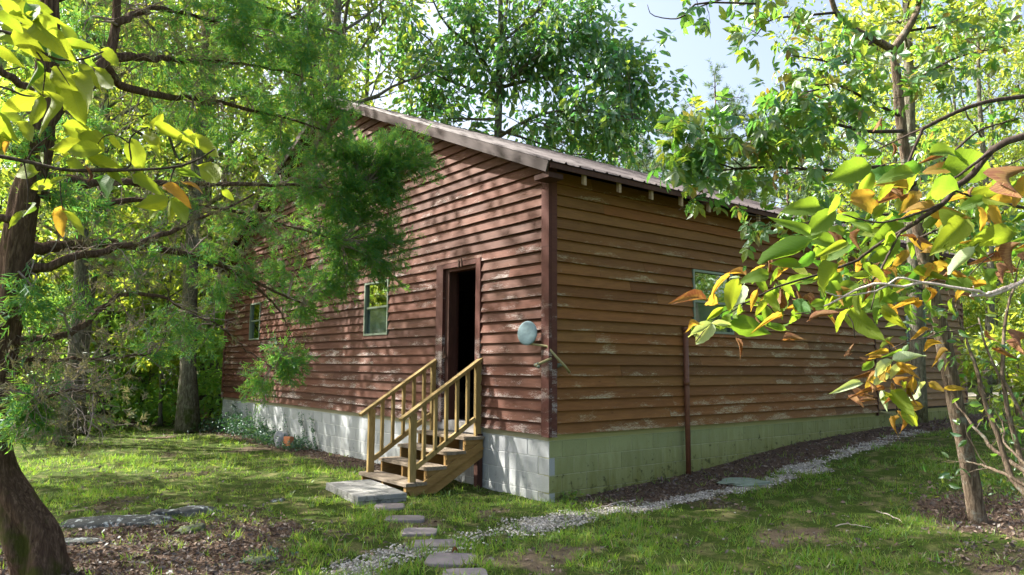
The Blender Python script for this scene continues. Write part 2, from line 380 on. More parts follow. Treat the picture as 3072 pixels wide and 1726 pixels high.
M['pine'] = leaf_mat('pine needles', [(.035, .085, .04), (.05, .10, .04), (.07, .12, .04)], [(.14, .26, .09), (.18, .30, .09), (.25, .33, .08)], .4, .05)
M['ivy'] = leaf_mat('ivy leaves', [(.012, .055, .025), (.02, .08, .03), (.05, .12, .03)], [(.05, .2, .05), (.08, .25, .05), (.2, .35, .05)], .35, .1)
M['grass'] = leaf_mat('grass blades', [(.06, .17, .018), (.10, .22, .02), (.17, .22, .03), (.07, .18, .015), (.26, .23, .10)], [(.24, .56, .04), (.36, .62, .05), (.48, .56, .08), (.28, .56, .04), (.5, .45, .18)], .45, .04)
M['litter'] = leaf_mat('leaf litter', [(.06, .042, .036), (.11, .08, .062), (.17, .13, .105), (.08, .055, .045), (.26, .19, .14), (.14, .12, .115), (.05, .04, .035)], [(.1, .06, .04), (.2, .12, .07)], .12, .03)

def fg_leaf_mat(name, green, green2, brown, bam, tgreen, tbrown, tm=.55):
    """large leaf seen close: midrib and side veins, insect spots, browned margin"""
    m, nt, N, L = newmat(name)
    uv = nd(nt, 'ShaderNodeUVMap'); sx = nd(nt, 'ShaderNodeSeparateXYZ'); nt.links.new(uv.outputs[0], sx.inputs[0])
    oi = nd(nt, 'ShaderNodeObjectInfo'); u = sx.outputs[0]; v = sx.outputs[1]
    av = math_(nt, 'ABSOLUTE', math_(nt, 'SUBTRACT', v, .5))
    w = math_(nt, 'SINE', math_(nt, 'MULTIPLY', math_(nt, 'SUBTRACT', u, math_(nt, 'MULTIPLY', av, .42)), 82.0))
    vein = math_(nt, 'MULTIPLY', math_(nt, 'SUBTRACT', w, .86), 6.0, True)
    mid = math_(nt, 'SUBTRACT', 1.0, math_(nt, 'MULTIPLY', av, 38.0), True)
    vein = math_(nt, 'MAXIMUM', vein, mid)
    cc = nd(nt, 'ShaderNodeCombineXYZ'); nt.links.new(math_(nt, 'ADD', u, math_(nt, 'MULTIPLY', oi.outputs['Random'], 57.)), cc.inputs[0]); nt.links.new(math_(nt, 'MULTIPLY', v, .5), cc.inputs[1])
    n1 = noise(nt, cc.outputs[0], 4.5, 5, .6, .5); n2 = noise(nt, cc.outputs[0], 26, 3, .6)
    edge = math_(nt, 'MULTIPLY', av, .35); tip = math_(nt, 'MULTIPLY', u, .10)
    br = math_(nt, 'ADD', math_(nt, 'ADD', n1, edge), tip)
    br = math_(nt, 'MULTIPLY', math_(nt, 'SUBTRACT', br, 1.02-bam), 7.0, True)
    spot = math_(nt, 'MULTIPLY', math_(nt, 'SUBTRACT', n2, .655), 12.0, True)
    gv = mixc(nt, oi.outputs['Random'], green, green2); gv = mixc(nt, math_(nt, 'MULTIPLY', n1, .5), gv, tuple(.7*a for a in green))
    base = mixc(nt, br, gv, brown); base = mixc(nt, math_(nt, 'MULTIPLY', spot, .8), base, tuple(.45*a for a in brown))
    base = mixc(nt, math_(nt, 'MULTIPLY', vein, .6), base, tuple(min(1, a*2.0+.06) for a in green))
    tb = mixc(nt, oi.outputs['Random'], tgreen, tuple(a*b for a, b in zip(tgreen, (1.25, 1.06, 1.0))))
    tb = mixc(nt, br, tb, tbrown); tb = mixc(nt, math_(nt, 'MULTIPLY', spot, .8), tb, tuple(.35*a for a in tbrown)); tb = mixc(nt, math_(nt, 'MULTIPLY', vein, .5), tb, tuple(.5*a for a in tgreen))
    d = nd(nt, 'ShaderNodeBsdfPrincipled'); d.inputs['Roughness'].default_value = .6; d.inputs['Specular IOR Level'].default_value = .22
    bp = nd(nt, 'ShaderNodeBump'); bp.inputs['Strength'].default_value = .5; bp.inputs['Distance'].default_value = .002
    nt.links.new(math_(nt, 'ADD', vein, n1), bp.inputs['Height']); nt.links.new(bp.outputs[0], d.inputs['Normal'])
    t = nd(nt, 'ShaderNodeBsdfTranslucent'); a = nd(nt, 'ShaderNodeMixShader'); a.inputs[0].default_value = tm
    nt.links.new(base, d.inputs['Base Color']); nt.links.new(tb, t.inputs[0]); nt.links.new(d.outputs[0], a.inputs[1]); nt.links.new(t.outputs[0], a.inputs[2])
    o = nd(nt, 'ShaderNodeOutputMaterial'); nt.links.new(a.outputs[0], o.inputs[0]); return m
FG = {
 'y': fg_leaf_mat('leaf yellow green', (.13, .19, .02), (.18, .21, .02), (.28, .10, .02), .13, (.28, .38, .025), (.55, .22, .03)),
 'g': fg_leaf_mat('leaf green', (.065, .13, .018), (.10, .16, .02), (.25, .12, .02), .15, (.24, .40, .03), (.5, .25, .03)),
 'G': fg_leaf_mat('leaf deep green', (.035, .11, .02), (.05, .13, .02), (.2, .1, .02), 0, (.14, .36, .03), (.3, .2, .03), .4),
 'o': fg_leaf_mat('leaf orange', (.24, .17, .03), (.27, .13, .03), (.33, .12, .025), .30, (.46, .32, .035), (.42, .16, .03)),
 'b': fg_leaf_mat('leaf brown', (.20, .12, .04), (.18, .10, .05), (.14, .06, .03), .45, (.35, .18, .04), (.22, .08, .03), .35),
 'w': fg_leaf_mat('leaf pale', (.30, .38, .22), (.34, .42, .26), (.40, .28, .10), .03, (.5, .6, .15), (.5, .3, .08), .35)}

def bark_mat(name, c1, c2, c3, sc=(9, 9, 1.6), lichen=None, moss=None, bd=.03):
    m, nt, N, L = newmat(name)
    tc = nd(nt, 'ShaderNodeTexCoord'); geo = nd(nt, 'ShaderNodeNewGeometry')
    v = tc.outputs['Object']
    n1 = noise(nt, mapping(nt, v, sc), 3.0, 6, .68, .6); n2 = noise(nt, v, 4.0, 4, .6)
    col = ramp(nt, n1, [(.3, c1), (.5, c2), (.68, c3)])
    if lichen is not None:
        l = math_(nt, 'MULTIPLY', math_(nt, 'SUBTRACT', noise(nt, v, 7.0, 5, .7), .56), 9.0, True)
        col = mixc(nt, math_(nt, 'MULTIPLY', l, .6), col, lichen)
    if moss is not None:
        sx = nd(nt, 'ShaderNodeSeparateXYZ'); nt.links.new(geo.outputs['Position'], sx.inputs[0])
        k = math_(nt, 'SUBTRACT', 1.15, math_(nt, 'MULTIPLY', sx.outputs['Z'], .9), True)
        l = math_(nt, 'MULTIPLY', math_(nt, 'SUBTRACT', math_(nt, 'ADD', n2, math_(nt, 'MULTIPLY', k, .16)), .60), 7.0, True)
        col = mixc(nt, math_(nt, 'MULTIPLY', l, .85), col, moss)
    finish(nt, col, .95, n1, 1.0, bd, .1); return m
M['bark_cedar'] = bark_mat('cedar bark', (.045, .028, .02), (.11, .07, .048), (.22, .15, .105), (16, 16, 1.2), None, (.06, .075, .012), .03)
M['bark_grey'] = bark_mat('grey bark', (.05, .045, .035), (.13, .12, .09), (.24, .23, .18), (10, 10, 2.2), (.27, .30, .22), (.06, .09, .02), .02)
M['bark_hick'] = bark_mat('hickory bark', (.045, .034, .026), (.14, .105, .075), (.27, .215, .16), (14, 14, 2.5), (.30, .33, .28), None, .02)
M['twig_dark'] = bark_mat('dark twig bark', (.03, .024, .02), (.06, .045, .038), (.12, .10, .085), (20, 20, 6), None, None, .003)
M['twig_pale'] = bark_mat('pale twig bark', (.28, .23, .20), (.42, .36, .32), (.58, .52, .48), (30, 30, 6), None, None, .003)
M['twig_dead'] = bark_mat('dead twig bark', (.14, .11, .09), (.25, .20, .165), (.40, .34, .29), (20, 20, 6), None, None, .002)
M['bark_pine'] = bark_mat('pine bark', (.08, .055, .045), (.16, .11, .09), (.25, .18, .15), (8, 8, 2.5), None, None, .02)

def rock_mat(name, c1, c2, lich, ls=.5):
    m, nt, N, L = newmat(name); v, oi = objcoord(nt)
    n1 = noise(nt, v, 9, 6, .65); n2 = noise(nt, v, 34, 4, .7)
    col = mixc(nt, n1, c1, c2)
    l = math_(nt, 'MULTIPLY', math_(nt, 'SUBTRACT', noise(nt, v, 15, 5, .7), .60-.06*ls), 14, True)
    col = mixc(nt, math_(nt, 'MULTIPLY', l, .85), col, lich)
    finish(nt, col, .9, math_(nt, 'ADD', n1, n2), .7, .012, .2); return m
M['rock'] = rock_mat('lichened rock', (.035, .038, .038), (.11, .115, .11), (.42, .46, .46), 1)
M['rock_moss'] = rock_mat('mossy rock', (.07, .08, .06), (.14, .15, .11), (.10, .14, .02), 2)
M['flag'] = rock_mat('flagstone', (.17, .15, .155), (.27, .24, .245), (.2, .22, .17), .2)
M['greenstone'] = rock_mat('green flat stone', (.15, .20, .16), (.24, .29, .24), (.3, .36, .3), .6)
M['brick'] = simple('brick', (.38, .14, .08), .9, .1, 0, 18, .3, .4)
M['brick_pale'] = simple('pale brick', (.46, .27, .21), .9, .1, 0, 14, .3, .4)
M['brick_orange'] = simple('orange brick', (.50, .20, .10), .9, .1, 0, 18, .3, .4)
M['stone_grey'] = simple('grey stone', (.34, .35, .37), .85, .2, 0, 14, .3, .5)
m, nt, N, L = newmat('gravel stones')
rp = nd(nt, 'ShaderNodeNewGeometry').outputs['Random Per Island']
finish(nt, ramp(nt, rp, [(0, (.16, .145, .125)), (.4, (.30, .28, .25)), (.75, (.42, .40, .37)), (1, (.58, .56, .53))]), .85, None); M['gravel'] = m

# ground: masks are stored on the sheet (where moss, litter and gravel lie), the rest is noise
m, nt, N, L = newmat('ground')
att = nd(nt, 'ShaderNodeVertexColor', layer_name='cover'); sc_ = nd(nt, 'ShaderNodeSeparateColor'); nt.links.new(att.outputs[0], sc_.inputs[0])
geo = nd(nt, 'ShaderNodeNewGeometry'); P_ = geo.outputs['Position']
nA = noise(nt, P_, 3.5, 6, .65); nB = noise(nt, P_, 22, 5, .7); nC = noise(nt, P_, 90, 3, .7)
soil = mixc(nt, nB, (.07, .052, .036), (.19, .15, .105))
green = mixc(nt, nA, (.055, .125, .014), (.14, .205, .022)); green = mixc(nt, nB, green, mixc(nt, nA, (.17, .19, .03), (.055, .10, .012)))
green = mixc(nt, math_(nt, 'MULTIPLY', math_(nt, 'SUBTRACT', nC, .47), 4.0, True), tuple([.028, .05, .008]), green)
dry = mixc(nt, nB, (.20, .17, .08), (.32, .27, .15))
litter = ramp(nt, nC, [(.3, (.03, .022, .018)), (.5, (.09, .06, .045)), (.68, (.20, .145, .11))])
gcol = ramp(nt, nC, [(.32, (.17, .16, .145)), (.55, (.36, .35, .32)), (.7, (.52, .50, .47))])
def edge(f, k=3.0, amt=.5):
    return math_(nt, 'MULTIPLY', math_(nt, 'SUBTRACT', math_(nt, 'ADD', f, math_(nt, 'MULTIPLY', math_(nt, 'SUBTRACT', nB, .5), amt*2)), .5-.5/k), k, True)
c = mixc(nt, edge(sc_.outputs[0]), soil, green)
c = mixc(nt, math_(nt, 'MULTIPLY', math_(nt, 'SUBTRACT', nA, .50), 4.0, True), c, mixc(nt, .75, c, dry))
c = mixc(nt, edge(sc_.outputs[1]), c, litter)
c = mixc(nt, edge(sc_.outputs[2]), c, gcol)
finish(nt, c, .95, math_(nt, 'ADD', nB, math_(nt, 'MULTIPLY', nC, .5)), .8, .03, .1)
M['ground'] = m

# ================================================================== GROUND
PATH = np.array([ground_at(*p)[:2] for p in [(905, 1440), (1000, 1400), (1200, 1352), (1350, 1322), (1500, 1293), (1640, 1272), (1760, 1248), (1870, 1228), (1990, 1190), (2080, 1160), (2160, 1130), (2230, 1106), (2320, 1083)]])
PATHW = np.array([.20, .26, .34, .30, .22, .17, .14, .14, .20, .24, .22, .20, .20])
PD = spline(np.c_[PATH, PATHW], 90)
def cover(x, y):
    """masks: grass / litter / gravel at ground points"""
    x = np.asarray(x, float); y = np.asarray(y, float)
    g = fbm(x, y, 1.1, 11, 4); g2 = fbm(x, y, .45, 5, 3)
    grass = smooth(.27, .44, g*.6+g2*.45)
    sel = (np.abs(x) < 25) & (np.abs(y) < 25)
    gr = np.zeros_like(x)
    if sel.any():
        xs, ys = x[sel], y[sel]; best = np.full(xs.shape, 9.)
        for px, py, pw in PD[::2]: best = np.minimum(best, np.hypot(xs-px, ys-py)/pw)
        gr[sel] = smooth(1.45, .45, best+2.2*(fbm(xs, ys, 2.2, 31, 4)-.5))*(.62+.38*smooth(.38, .6, fbm(xs, ys, 5, 37, 3)))*(.50+.50*smooth(-1.6, .8, xs))
    # litter: strip along the house, woods floor, patch around the cedar, patch under right tree
    wy = np.clip(-y, 0, 9); strip = smooth(1.25, .75, wy+.5*(fbm(x, y, 1.6, 41)-.5)+.0*x)*smooth(-.1, .8, x)*smooth(15, 12, x)*(y < .2)
    s2 = smooth(.9, .3, -x+.5*(fbm(x, y, 1.5, 43)-.5))*smooth(2.2, 3.2, y)*smooth(13.5, 12, y)*(x < .2)
    woods = smooth(13.0, 16.0, y+1.8*(fbm(x, y, .5, 47)-.5)*2)
    d = np.hypot((x+4.2), (y-.3)*.9); ced = smooth(1.9, .8, d+1.3*(fbm(x, y, 1.3, 51)-.5))
    d = np.hypot(x-2.9, y+3.9); rt = smooth(1.5, .5, d+1.6*(fbm(x, y, 1.2, 53)-.5))
    ran = smooth(.66, .76, fbm(x, y, .8, 61, 4))*.6
    lit = np.clip(np.maximum.reduce([strip, s2, woods*.9, ced, rt*.9, ran*.8]), 0, 1)
    return np.clip(grass*(1-.75*lit), 0, 1), lit*(1-gr), gr
def axisvals(lo, hi, step, far, nfar):
    c = np.arange(lo, hi, step); a = np.geomspace(step, far, nfar)
    return np.concatenate([(lo-np.cumsum(a))[::-1], c, hi+np.cumsum(a)])
gx = axisvals(-7, 13, .075, 60, 36); gy = axisvals(-6, 15, .085, 60, 36)
X, Y = np.meshgrid(gx, gy, indexing='ij'); Z = gh(X, Y)
near = (X > -7) & (X < 13) & (Y > -6) & (Y < 15)
Z = Z+near*(fbm(X, Y, 6.0, 71, 3)-.5)*.035
V = np.stack([X, Y, Z], -1).reshape(-1, 3); nx, ny = X.shape
i = np.arange(nx-1)[:, None]*ny+np.arange(ny-1)[None, :]
F = np.stack([i, i+ny, i+ny+1, i+1], -1).reshape(-1, 4)
gm = mesh_np('ground', V, F, M['ground'], True)
ca = gm.color_attributes.new('cover', 'FLOAT_COLOR', 'POINT')
a, b, c_ = cover(V[:, 0], V[:, 1]); ca.data.foreach_set('color', np.stack([a, b, c_, np.ones_like(a)], -1).astype(np.float32).ravel())
tag(link('ground', gm), 'mossy yard with thin grass, bare soil and leaf litter', kind='structure')
# pale drive beyond the lawn
q0 = ground_at(2380, 992); q1 = ground_at(2640, 985); dd = unit((q1-q0)[:2]); nn = np.array([-dd[1], dd[0]])
P = [np.r_[q0[:2]+dd*t+nn*1.3*math.sin(t*.12), 0] for t in np.linspace(-14, 30, 30)]
VV = []
for p in P:
    for s in (-1.7, 1.7): w = p[:2]+nn*s; VV.append([w[0], w[1], float(gh(w[0], w[1]))+.02])
FF = [(2*k, 2*k+1, 2*k+3, 2*k+2) for k in range(29)]
tag(link('gravel_drive', mesh_np('gravel_drive', VV, np.array(FF), M['drive'], True)), 'pale gravel drive beyond the lawn', kind='structure')

# ================================================================== HOUSE
W, LEN, RIDY, RIDZ, SLP = 12.56, 12.12, 6.28, 6.73, .415
def roofz(y): return RIDZ-SLP*abs(y-RIDY)
house = empty('wooden_house', (0, 0, 0), 'weathered red brown clapboard cabin with a metal gable roof on a concrete block foundation', 'house')
ZS, EXP = .797, .1385
# sheathing walls with openings -------------------------------------------------
DOOR = (1.47, 2.29, .80, 2.98)
GW = [(3.95, 4.79, 2.09, 2.99), (9.97, 10.66, 2.16, 3.01)]
SW = [(2.69, 3.63, 2.08, 2.99), (9.3, 10.2, 2.08, 2.99)]
BACKW = [(2.0, 3.0, 1.9, 3.0), (5.5, 6.6, 1.9, 3.0), (9.0, 10.1, 1.9, 3.0)]
def wall_boxes(mb, s0, s1, z0, z1, ops, f, th0, th1):
    """grid-cut wall: skip the cells inside the openings"""
    ss = sorted({s0, s1, *[o[0] for o in ops], *[o[1] for o in ops]}); zs = sorted({z0, z1, *[o[2] for o in ops], *[o[3] for o in ops]})
    for a, b in zip(ss, ss[1:]):
        for c, d in zip(zs, zs[1:]):
            ms, mz = (a+b)/2, (c+d)/2
            if any(o[0] < ms < o[1] and o[2] < mz < o[3] for o in ops): continue
            p, q = f(a, c, th0), f(b, d, th1)
            mb.box(np.minimum(p, q), np.maximum(p, q))
mb = MB(); wall_boxes(mb, 0.01, W-.01, .79, 3.99, [DOOR]+GW, lambda s, z, t: np.array([t, s, z]), .002, .11)
mb.add([(.002, .2, 3.99), (.002, W-.2, 3.99), (.002, RIDY, RIDZ-.13), (.11, .2, 3.99), (.11, W-.2, 3.99), (.11, RIDY, RIDZ-.13)], [(0, 1, 2), (3, 5, 4), (0, 2, 5, 3), (1, 4, 5, 2), (0, 3, 4, 1)])
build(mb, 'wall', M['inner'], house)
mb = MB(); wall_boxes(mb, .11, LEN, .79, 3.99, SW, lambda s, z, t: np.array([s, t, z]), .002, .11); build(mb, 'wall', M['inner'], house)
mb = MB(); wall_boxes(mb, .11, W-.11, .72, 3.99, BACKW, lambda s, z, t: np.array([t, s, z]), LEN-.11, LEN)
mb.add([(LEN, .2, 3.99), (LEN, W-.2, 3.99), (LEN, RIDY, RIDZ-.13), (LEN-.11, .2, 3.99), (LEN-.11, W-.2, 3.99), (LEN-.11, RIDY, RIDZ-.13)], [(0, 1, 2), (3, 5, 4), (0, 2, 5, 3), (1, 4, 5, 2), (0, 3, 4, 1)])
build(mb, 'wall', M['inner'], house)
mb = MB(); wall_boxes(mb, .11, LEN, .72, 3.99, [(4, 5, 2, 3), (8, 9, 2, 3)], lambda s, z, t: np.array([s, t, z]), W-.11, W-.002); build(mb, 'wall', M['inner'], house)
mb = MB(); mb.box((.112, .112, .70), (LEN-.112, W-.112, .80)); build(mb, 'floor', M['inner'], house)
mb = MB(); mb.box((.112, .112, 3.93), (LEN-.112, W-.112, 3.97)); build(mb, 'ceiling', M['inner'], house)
# siding ---------------------------------------------------------------------------
MG = Matrix(((0, 1, 0, 0), (-1, 0, 0, 0), (0, 0, 1, 0), (0, 0, 0, 1)))     # local x = -Y, local y = +X
MS = Matrix.Identity(4)
def board(a0, a1, b0, b1, z0, z1, full0, full1, fr, mat, out=.0):
    """lap board: bottom edge a0..b0, top edge a1..b1 along the wall, z0..z1; thick at the foot, thin at the head"""
    L_ = max(b0-a0, .02); n = max(2, int(L_/.55)+1); hh = full1-full0
    def nn_(z): return .044-.037*np.clip((z-full0)/hh, 0, 1)+out
    wob = rng.normal(0, .0022, n); wob2 = rng.normal(0, .0018, n); t = np.linspace(0, 1, n)
    wz = -.012 if z0 <= full0+1e-4 else 0
    V = []
    for k in range(n):
        xb = a0+(b0-a0)*t[k]-a0; xt = a1+(b1-a1)*t[k]-a0
        zb = z0+wz+wob[k]-z0; zt = z1-z0
        V += [(xb, -nn_(z0)+wob2[k], zb), (xt, -nn_(z1), zt), (xt, -.001, zt), (xb, -.001, zb)]
    F = []
    for k in range(n-1):
        i = 4*k
        for c in range(4): F.append((i+c, i+(c+1) % 4, i+4+(c+1) % 4, i+4+c))
    F = [f[::-1] for f in F]+[(0, 1, 2, 3), tuple(4*(n-1)+c for c in (3, 2, 1, 0))]
    mb = MB(); mb.add(V, F); me = mb.mesh('siding_board', mat)
    return link('siding_board', me, None, house, fr @ Matrix.Translation((a0, 0, z0)))
def run_wall(s0, s1, zlo, zhi, ops, fr, matf, sl=None, cuts=None):
    z = zlo; row = 0
    while z < zhi-.02:
        z1 = min(z+EXP, zhi)
        segs = [(s0, s1, z, z1)]
        for o in ops:
            new = []
            for (a, b, c, d) in segs:
                if b <= o[0] or a >= o[1] or d <= o[2] or c >= o[3]: new.append((a, b, c, d)); continue
                if a < o[0]: new.append((a, o[0], c, d))
                if b > o[1]: new.append((o[1], b, c, d))
                if c < o[2]-.01: new.append((max(a, o[0]), min(b, o[1]), c, o[2]))
                if d > o[3]+.01: new.append((max(a, o[0]), min(b, o[1]), o[3], d))
            segs = new
        for (a, b, c, d) in segs:
            cs = [a]; x = a+random.uniform(.6, 4.6)
            while x < b-.6: cs.append(x); x += random.choice([2.44, 3.05, 3.66, 4.27])+random.uniform(-.1, .1)
            cs.append(b)
            for p, q in zip(cs, cs[1:]):
                p0, p1, q0_, q1_ = p+.0015, p+.0015, q-.0015, q-.0015
                if sl is not None:
                    l0, h0 = sl(c); l1, h1 = sl(d)
                    p0, p1 = max(p0, l0), max(p1, l1); q0_, q1_ = min(q0_, h0), min(q1_, h1)
                    if q0_-p0 < .05: continue
                    if q1_ < p1: q1_ = p1 = (p1+q1_)/2
                board(p0, p1, q0_, q1_, c, d, z, z+EXP, fr, matf(p))
        z = z1; row += 1
gops = [(-o[1], -o[0], o[2], o[3]) for o in GW]+[(-2.47, -1.36, .70, 3.06)]
def gsl(z):
    hw = (RIDZ-.125-z)/SLP; hw = min(hw, RIDY-.085) if z < 3.99 else hw
    return (-RIDY-hw, -RIDY+hw)
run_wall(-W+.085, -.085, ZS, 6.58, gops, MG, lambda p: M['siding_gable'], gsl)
run_wall(.085, 8.0, ZS, 3.995, [SW[0]], MS, lambda p: M['siding_side_bounce'])
run_wall(8.045, LEN, ZS+.045, 3.995, [SW[1]], MS, lambda p: M['siding_add'])
mb = MB(); mb.box((8.002, -.035, .72), (8.043, -.001, 3.99)); build(mb, 'joint_strip', M['darkpost'], house)
mb = MB(); mb.bar((8.05, -.05, .80), (8.55, -.05, .74), .03, .03); build(mb, 'loose_batten', M['disharm'], house)
# corner boards
for (a, b) in (((-.052, -.054, .76), (0, .083, 4.02)), ((.002, -.052, .76), (.083, 0, 4.0)), ((-.042, W-.083, .76), (0, W+.03, 3.98)), ((LEN-.08, -.034, .8), (LEN+.01, 0, 4.0))):
    mb = MB(); c = (np.array(a)+b)/2; mb.box(np.array(a)-c, np.array(b)-c)
    link('corner_board', mb.mesh('corner_board', M['trim']), None, house, Matrix.Translation(Vector(c)))
# foundation ------------------------------------------------------------------------
BW, BH = .4064, .2032
mb = MB(); mb.box((.018, .018, -.3), (LEN-.02, .22, .74)); build(mb, 'mortar_core', M['mortar_side'], house)
mb = MB(); mb.box((.0175, .222, -.3), (.22, W-.02, .74)); build(mb, 'mortar_core', M['mortar_gable'], house)
mb = MB(); mb.box((.014, .016, .716), (.2, W-.02, .788)); build(mb, 'parging_band', M['parge_gable'], house)
mb = MB(); mb.box((.0165, .0145, .716), (LEN-.02, .2, .788)); build(mb, 'parging_band', M['parge_side'], house)
def block_mesh(name, w, mat):
    bm_ = MB(); g = .0035; e = .004; h = BH
    a = (g, .0, g); V = []
    for (yy, ins) in ((.10, 0), (.0125+e, 0), (.0125, e)):
        V += [(g+ins, yy, g+ins), (w-g-ins, yy, g+ins), (w-g-ins, yy, h-g-ins), (g+ins, yy, h-g-ins)]
    F = [(8, 9, 10, 11)]
    for k in range(2):
        for c in range(4): F.append((4*k+c, 4*k+(c+1) % 4, 4*k+4+(c+1) % 4, 4*k+4+c))
    bm_.add(V, F); return bm_.mesh(name, mat)
for fr, length, mat, start in ((MS, LEN, M['block_side'], .0), (MG, W, M['block_gable'], .0)):
    full = block_mesh('concrete_block', BW, mat); half = block_mesh('concrete_block', BW/2, mat)
    tops = [.5118, .3086, .1054, -.0978]
    for k, zb in enumerate(tops):
        s = .0105 if fr is MS else .0095; first = (k % 2 == (0 if fr is MS else 1))
        while s < length-.1:
            w = BW/2 if (first and s < .02) else BW
            if s+w > length: w = BW/2
            if fr is MS and gh(s+w/2, -.05) > zb+BH: s += w; continue
            me = full if w == BW else half
            if fr is MS: mw = Matrix.Translation((s, 0, zb))
            else: mw = MG @ Matrix.Translation((-s-w, 0, zb))
            mw = mw @ Matrix.Translation((0, random.uniform(-.002, .0018), 0))
            link('concrete_block', me, None, house, mw); s += w
# door ---------------------------------------------------------------------------------
def bx(name, a, b, mat, parent=house):
    c = (np.array(a, float)+b)/2; mb = MB(); mb.box(np.array(a)-c, np.array(b)-c)
    return link(name, mb.mesh(name, mat), None, parent, Matrix.Translation(Vector(c)))
dfm = bx('door_frame', (-.05, 1.362, .80), (0, 1.468, 3.055), M['jamb'])
bx('door_casing', (-.05, 2.292, .80), (0, 2.468, 3.055), M['jamb'])
bx('door_casing', (-.05, 1.47, 2.985), (0, 2.29, 3.05), M['jamb'])
bx('door_stop', (0, 2.20, .83), (.14, 2.29, 2.975), M['darkpost'])
bx('door_stop', (0, 1.47, .83), (.13, 1.49, 2.975), M['jamb'])
bx('door_stop', (0, 1.492, 2.94), (.13, 2.198, 2.98), M['jamb'])
mb = MB()
for y in (1.80, 1.87): mb.box((-.065, y, 2.97), (-.051, y+.018, 3.09))
mb.box((-.063, 1.82, 3.075), (-.052, 1.87, 3.09)); build(mb, 'door_latch_hook', M['rusty'], house)
bx('threshold', (-.03, 1.36, .700), (.16, 2.46, .83), M['slab'])
dr = bx('door', (.19, 2.30, .84), (.24, 3.12, 2.93), M['jamb'])
h = bx('door_handle', (.24, 3.02, 1.85), (.30, 3.07, 1.95), M['rusty'], dr)
mb = MB(); mb.tube([(-.045, 2.24, 1.72), (-.06, 2.23, 1.78), (-.05, 2.22, 1.86)], .012, 8); mb.box((-.05, 2.20, 1.70), (-.036, 2.27, 1.77)); build(mb, 'door_lock', M['rusty'], house)
# windows --------------------------------------------------------------------------------
def window(fr_gable, o, split=.52, low='screen', parent=house, rows=0, back=False):
    s0, s1, z0, z1 = o
    def bb(mb, a, b):     # (s, depth outward, z)
        if back: p = (LEN+a[1], a[0], a[2]); q = (LEN+b[1], b[0], b[2])
        elif fr_gable: p = (-a[1], a[0], a[2]); q = (-b[1], b[0], b[2])
        else: p = (a[0], -a[1], a[2]); q = (b[0], -b[1], b[2])
        mb.box(np.minimum(p, q), np.maximum(p, q))
    t = .032; mb = MB()
    bb(mb, (s0, -.06, z0), (s0+t, .046, z1)); bb(mb, (s1-t, -.06, z0), (s1, .046, z1))
    bb(mb, (s0+t, -.06, z0), (s1-t, .046, z0+t)); bb(mb, (s0+t, -.06, z1-t), (s1-t, .046, z1))
    w = build(mb, 'window', M['alu'], parent)
    zm = z0+(z1-z0)*split
    mb = MB(); bb(mb, (s0+t, -.02, zm-.016), (s1-t, .018, zm+.016))
    build(mb, 'sash_rail', M['alu'], w)
    if rows:
        mb = MB()
        for k in (1, 2): s = s0+(s1-s0)*k/3; bb(mb, (s-.012, -.035, z0+t), (s+.012, -.012, z1-t))
        for k in (1, 3): z = z0+(z1-z0)*k/4; bb(mb, (s0+t, -.036, z-.012), (s1-t, -.011, z+.012))
        build(mb, 'muntin', M['darkpost'], w)
    mb = MB(); bb(mb, (s0+t, -.002, zm+.016), (s1-t, .002, z1-t)); build(mb, 'pane', M['glass'], w)
    mb = MB(); bb(mb, (s0+t, -.012, z0+t), (s1-t, -.008, zm-.016)); build(mb, 'pane', M[low], w)
    return w
window(True, GW[0]); window(True, GW[1], low='glass')
window(False, SW[0], .50, 'screen'); window(False, SW[1])
mt = M['glass']
for o in BACKW: window(False, o, .5, 'glass', house, 3, back=True)
# drainpipe
mb = MB(); mb.tube([(2.46, -.075, gh(2.46, -.1)-.05), (2.46, -.075, 1.1), (2.455, -.075, 2.10)], .036, 14); dp = build(mb, 'drainpipe', M['drain'], house, True)
mb = MB(); mb.tube([(2.457, -.075, 1.34), (2.457, -.075, 1.42)], .041, 14); build(mb, 'collar', M['drain'], dp, True)
mb = MB(); mb.tube([(2.455, -.075, 2.09), (2.455, -.075, 2.15)], .044, 14); build(mb, 'collar', M['drain'], dp, True)
# roof --------------------------------------------------------------------------------------
OX, OY = .30, .36
th = math.atan(SLP); cs, sn = math.cos(th), math.sin(th)
slen = (RIDY+OY)/cs
def rib_profile(w):
    pts = [0]; out = []
    k = 0; n = int(round(w/.2286))
    for j in range(n):
        x = j*w/n
        out += [(x, 0), (x+.012, .019), (x+.032, .019), (x+.044, 0), (x+.125, 0), (x+.131, .005), (x+.139, .005), (x+.145, 0)]
    out.append((w, 0)); return out
prof = rib_profile(.914)
def roof_panel_mesh():
    mb = MB(); n = len(prof); V = []
    ms = 7
    for q in range(ms):
        s = slen*q/(ms-1)
        for (x, z) in prof: V.append((x, s, z+(.0015*math.sin(q*2.1+x*9))))
    for q in (0,):
        for (x, z) in prof: V.append((x, 0, z-.004))
    F = []
    for q in range(ms-1):
        for j in range(n-1): F.append((q*n+j, q*n+j+1, (q+1)*n+j+1, (q+1)*n+j))
    b = ms*n
    for j in range(n-1): F.append((j, b+j, b+j+1, j+1))
    mb.add(V, F); return mb.mesh('roof_panel', M['roof'])
rp_ = roof_panel_mesh(); npan = int(math.ceil((LEN+2*OX)/.914))
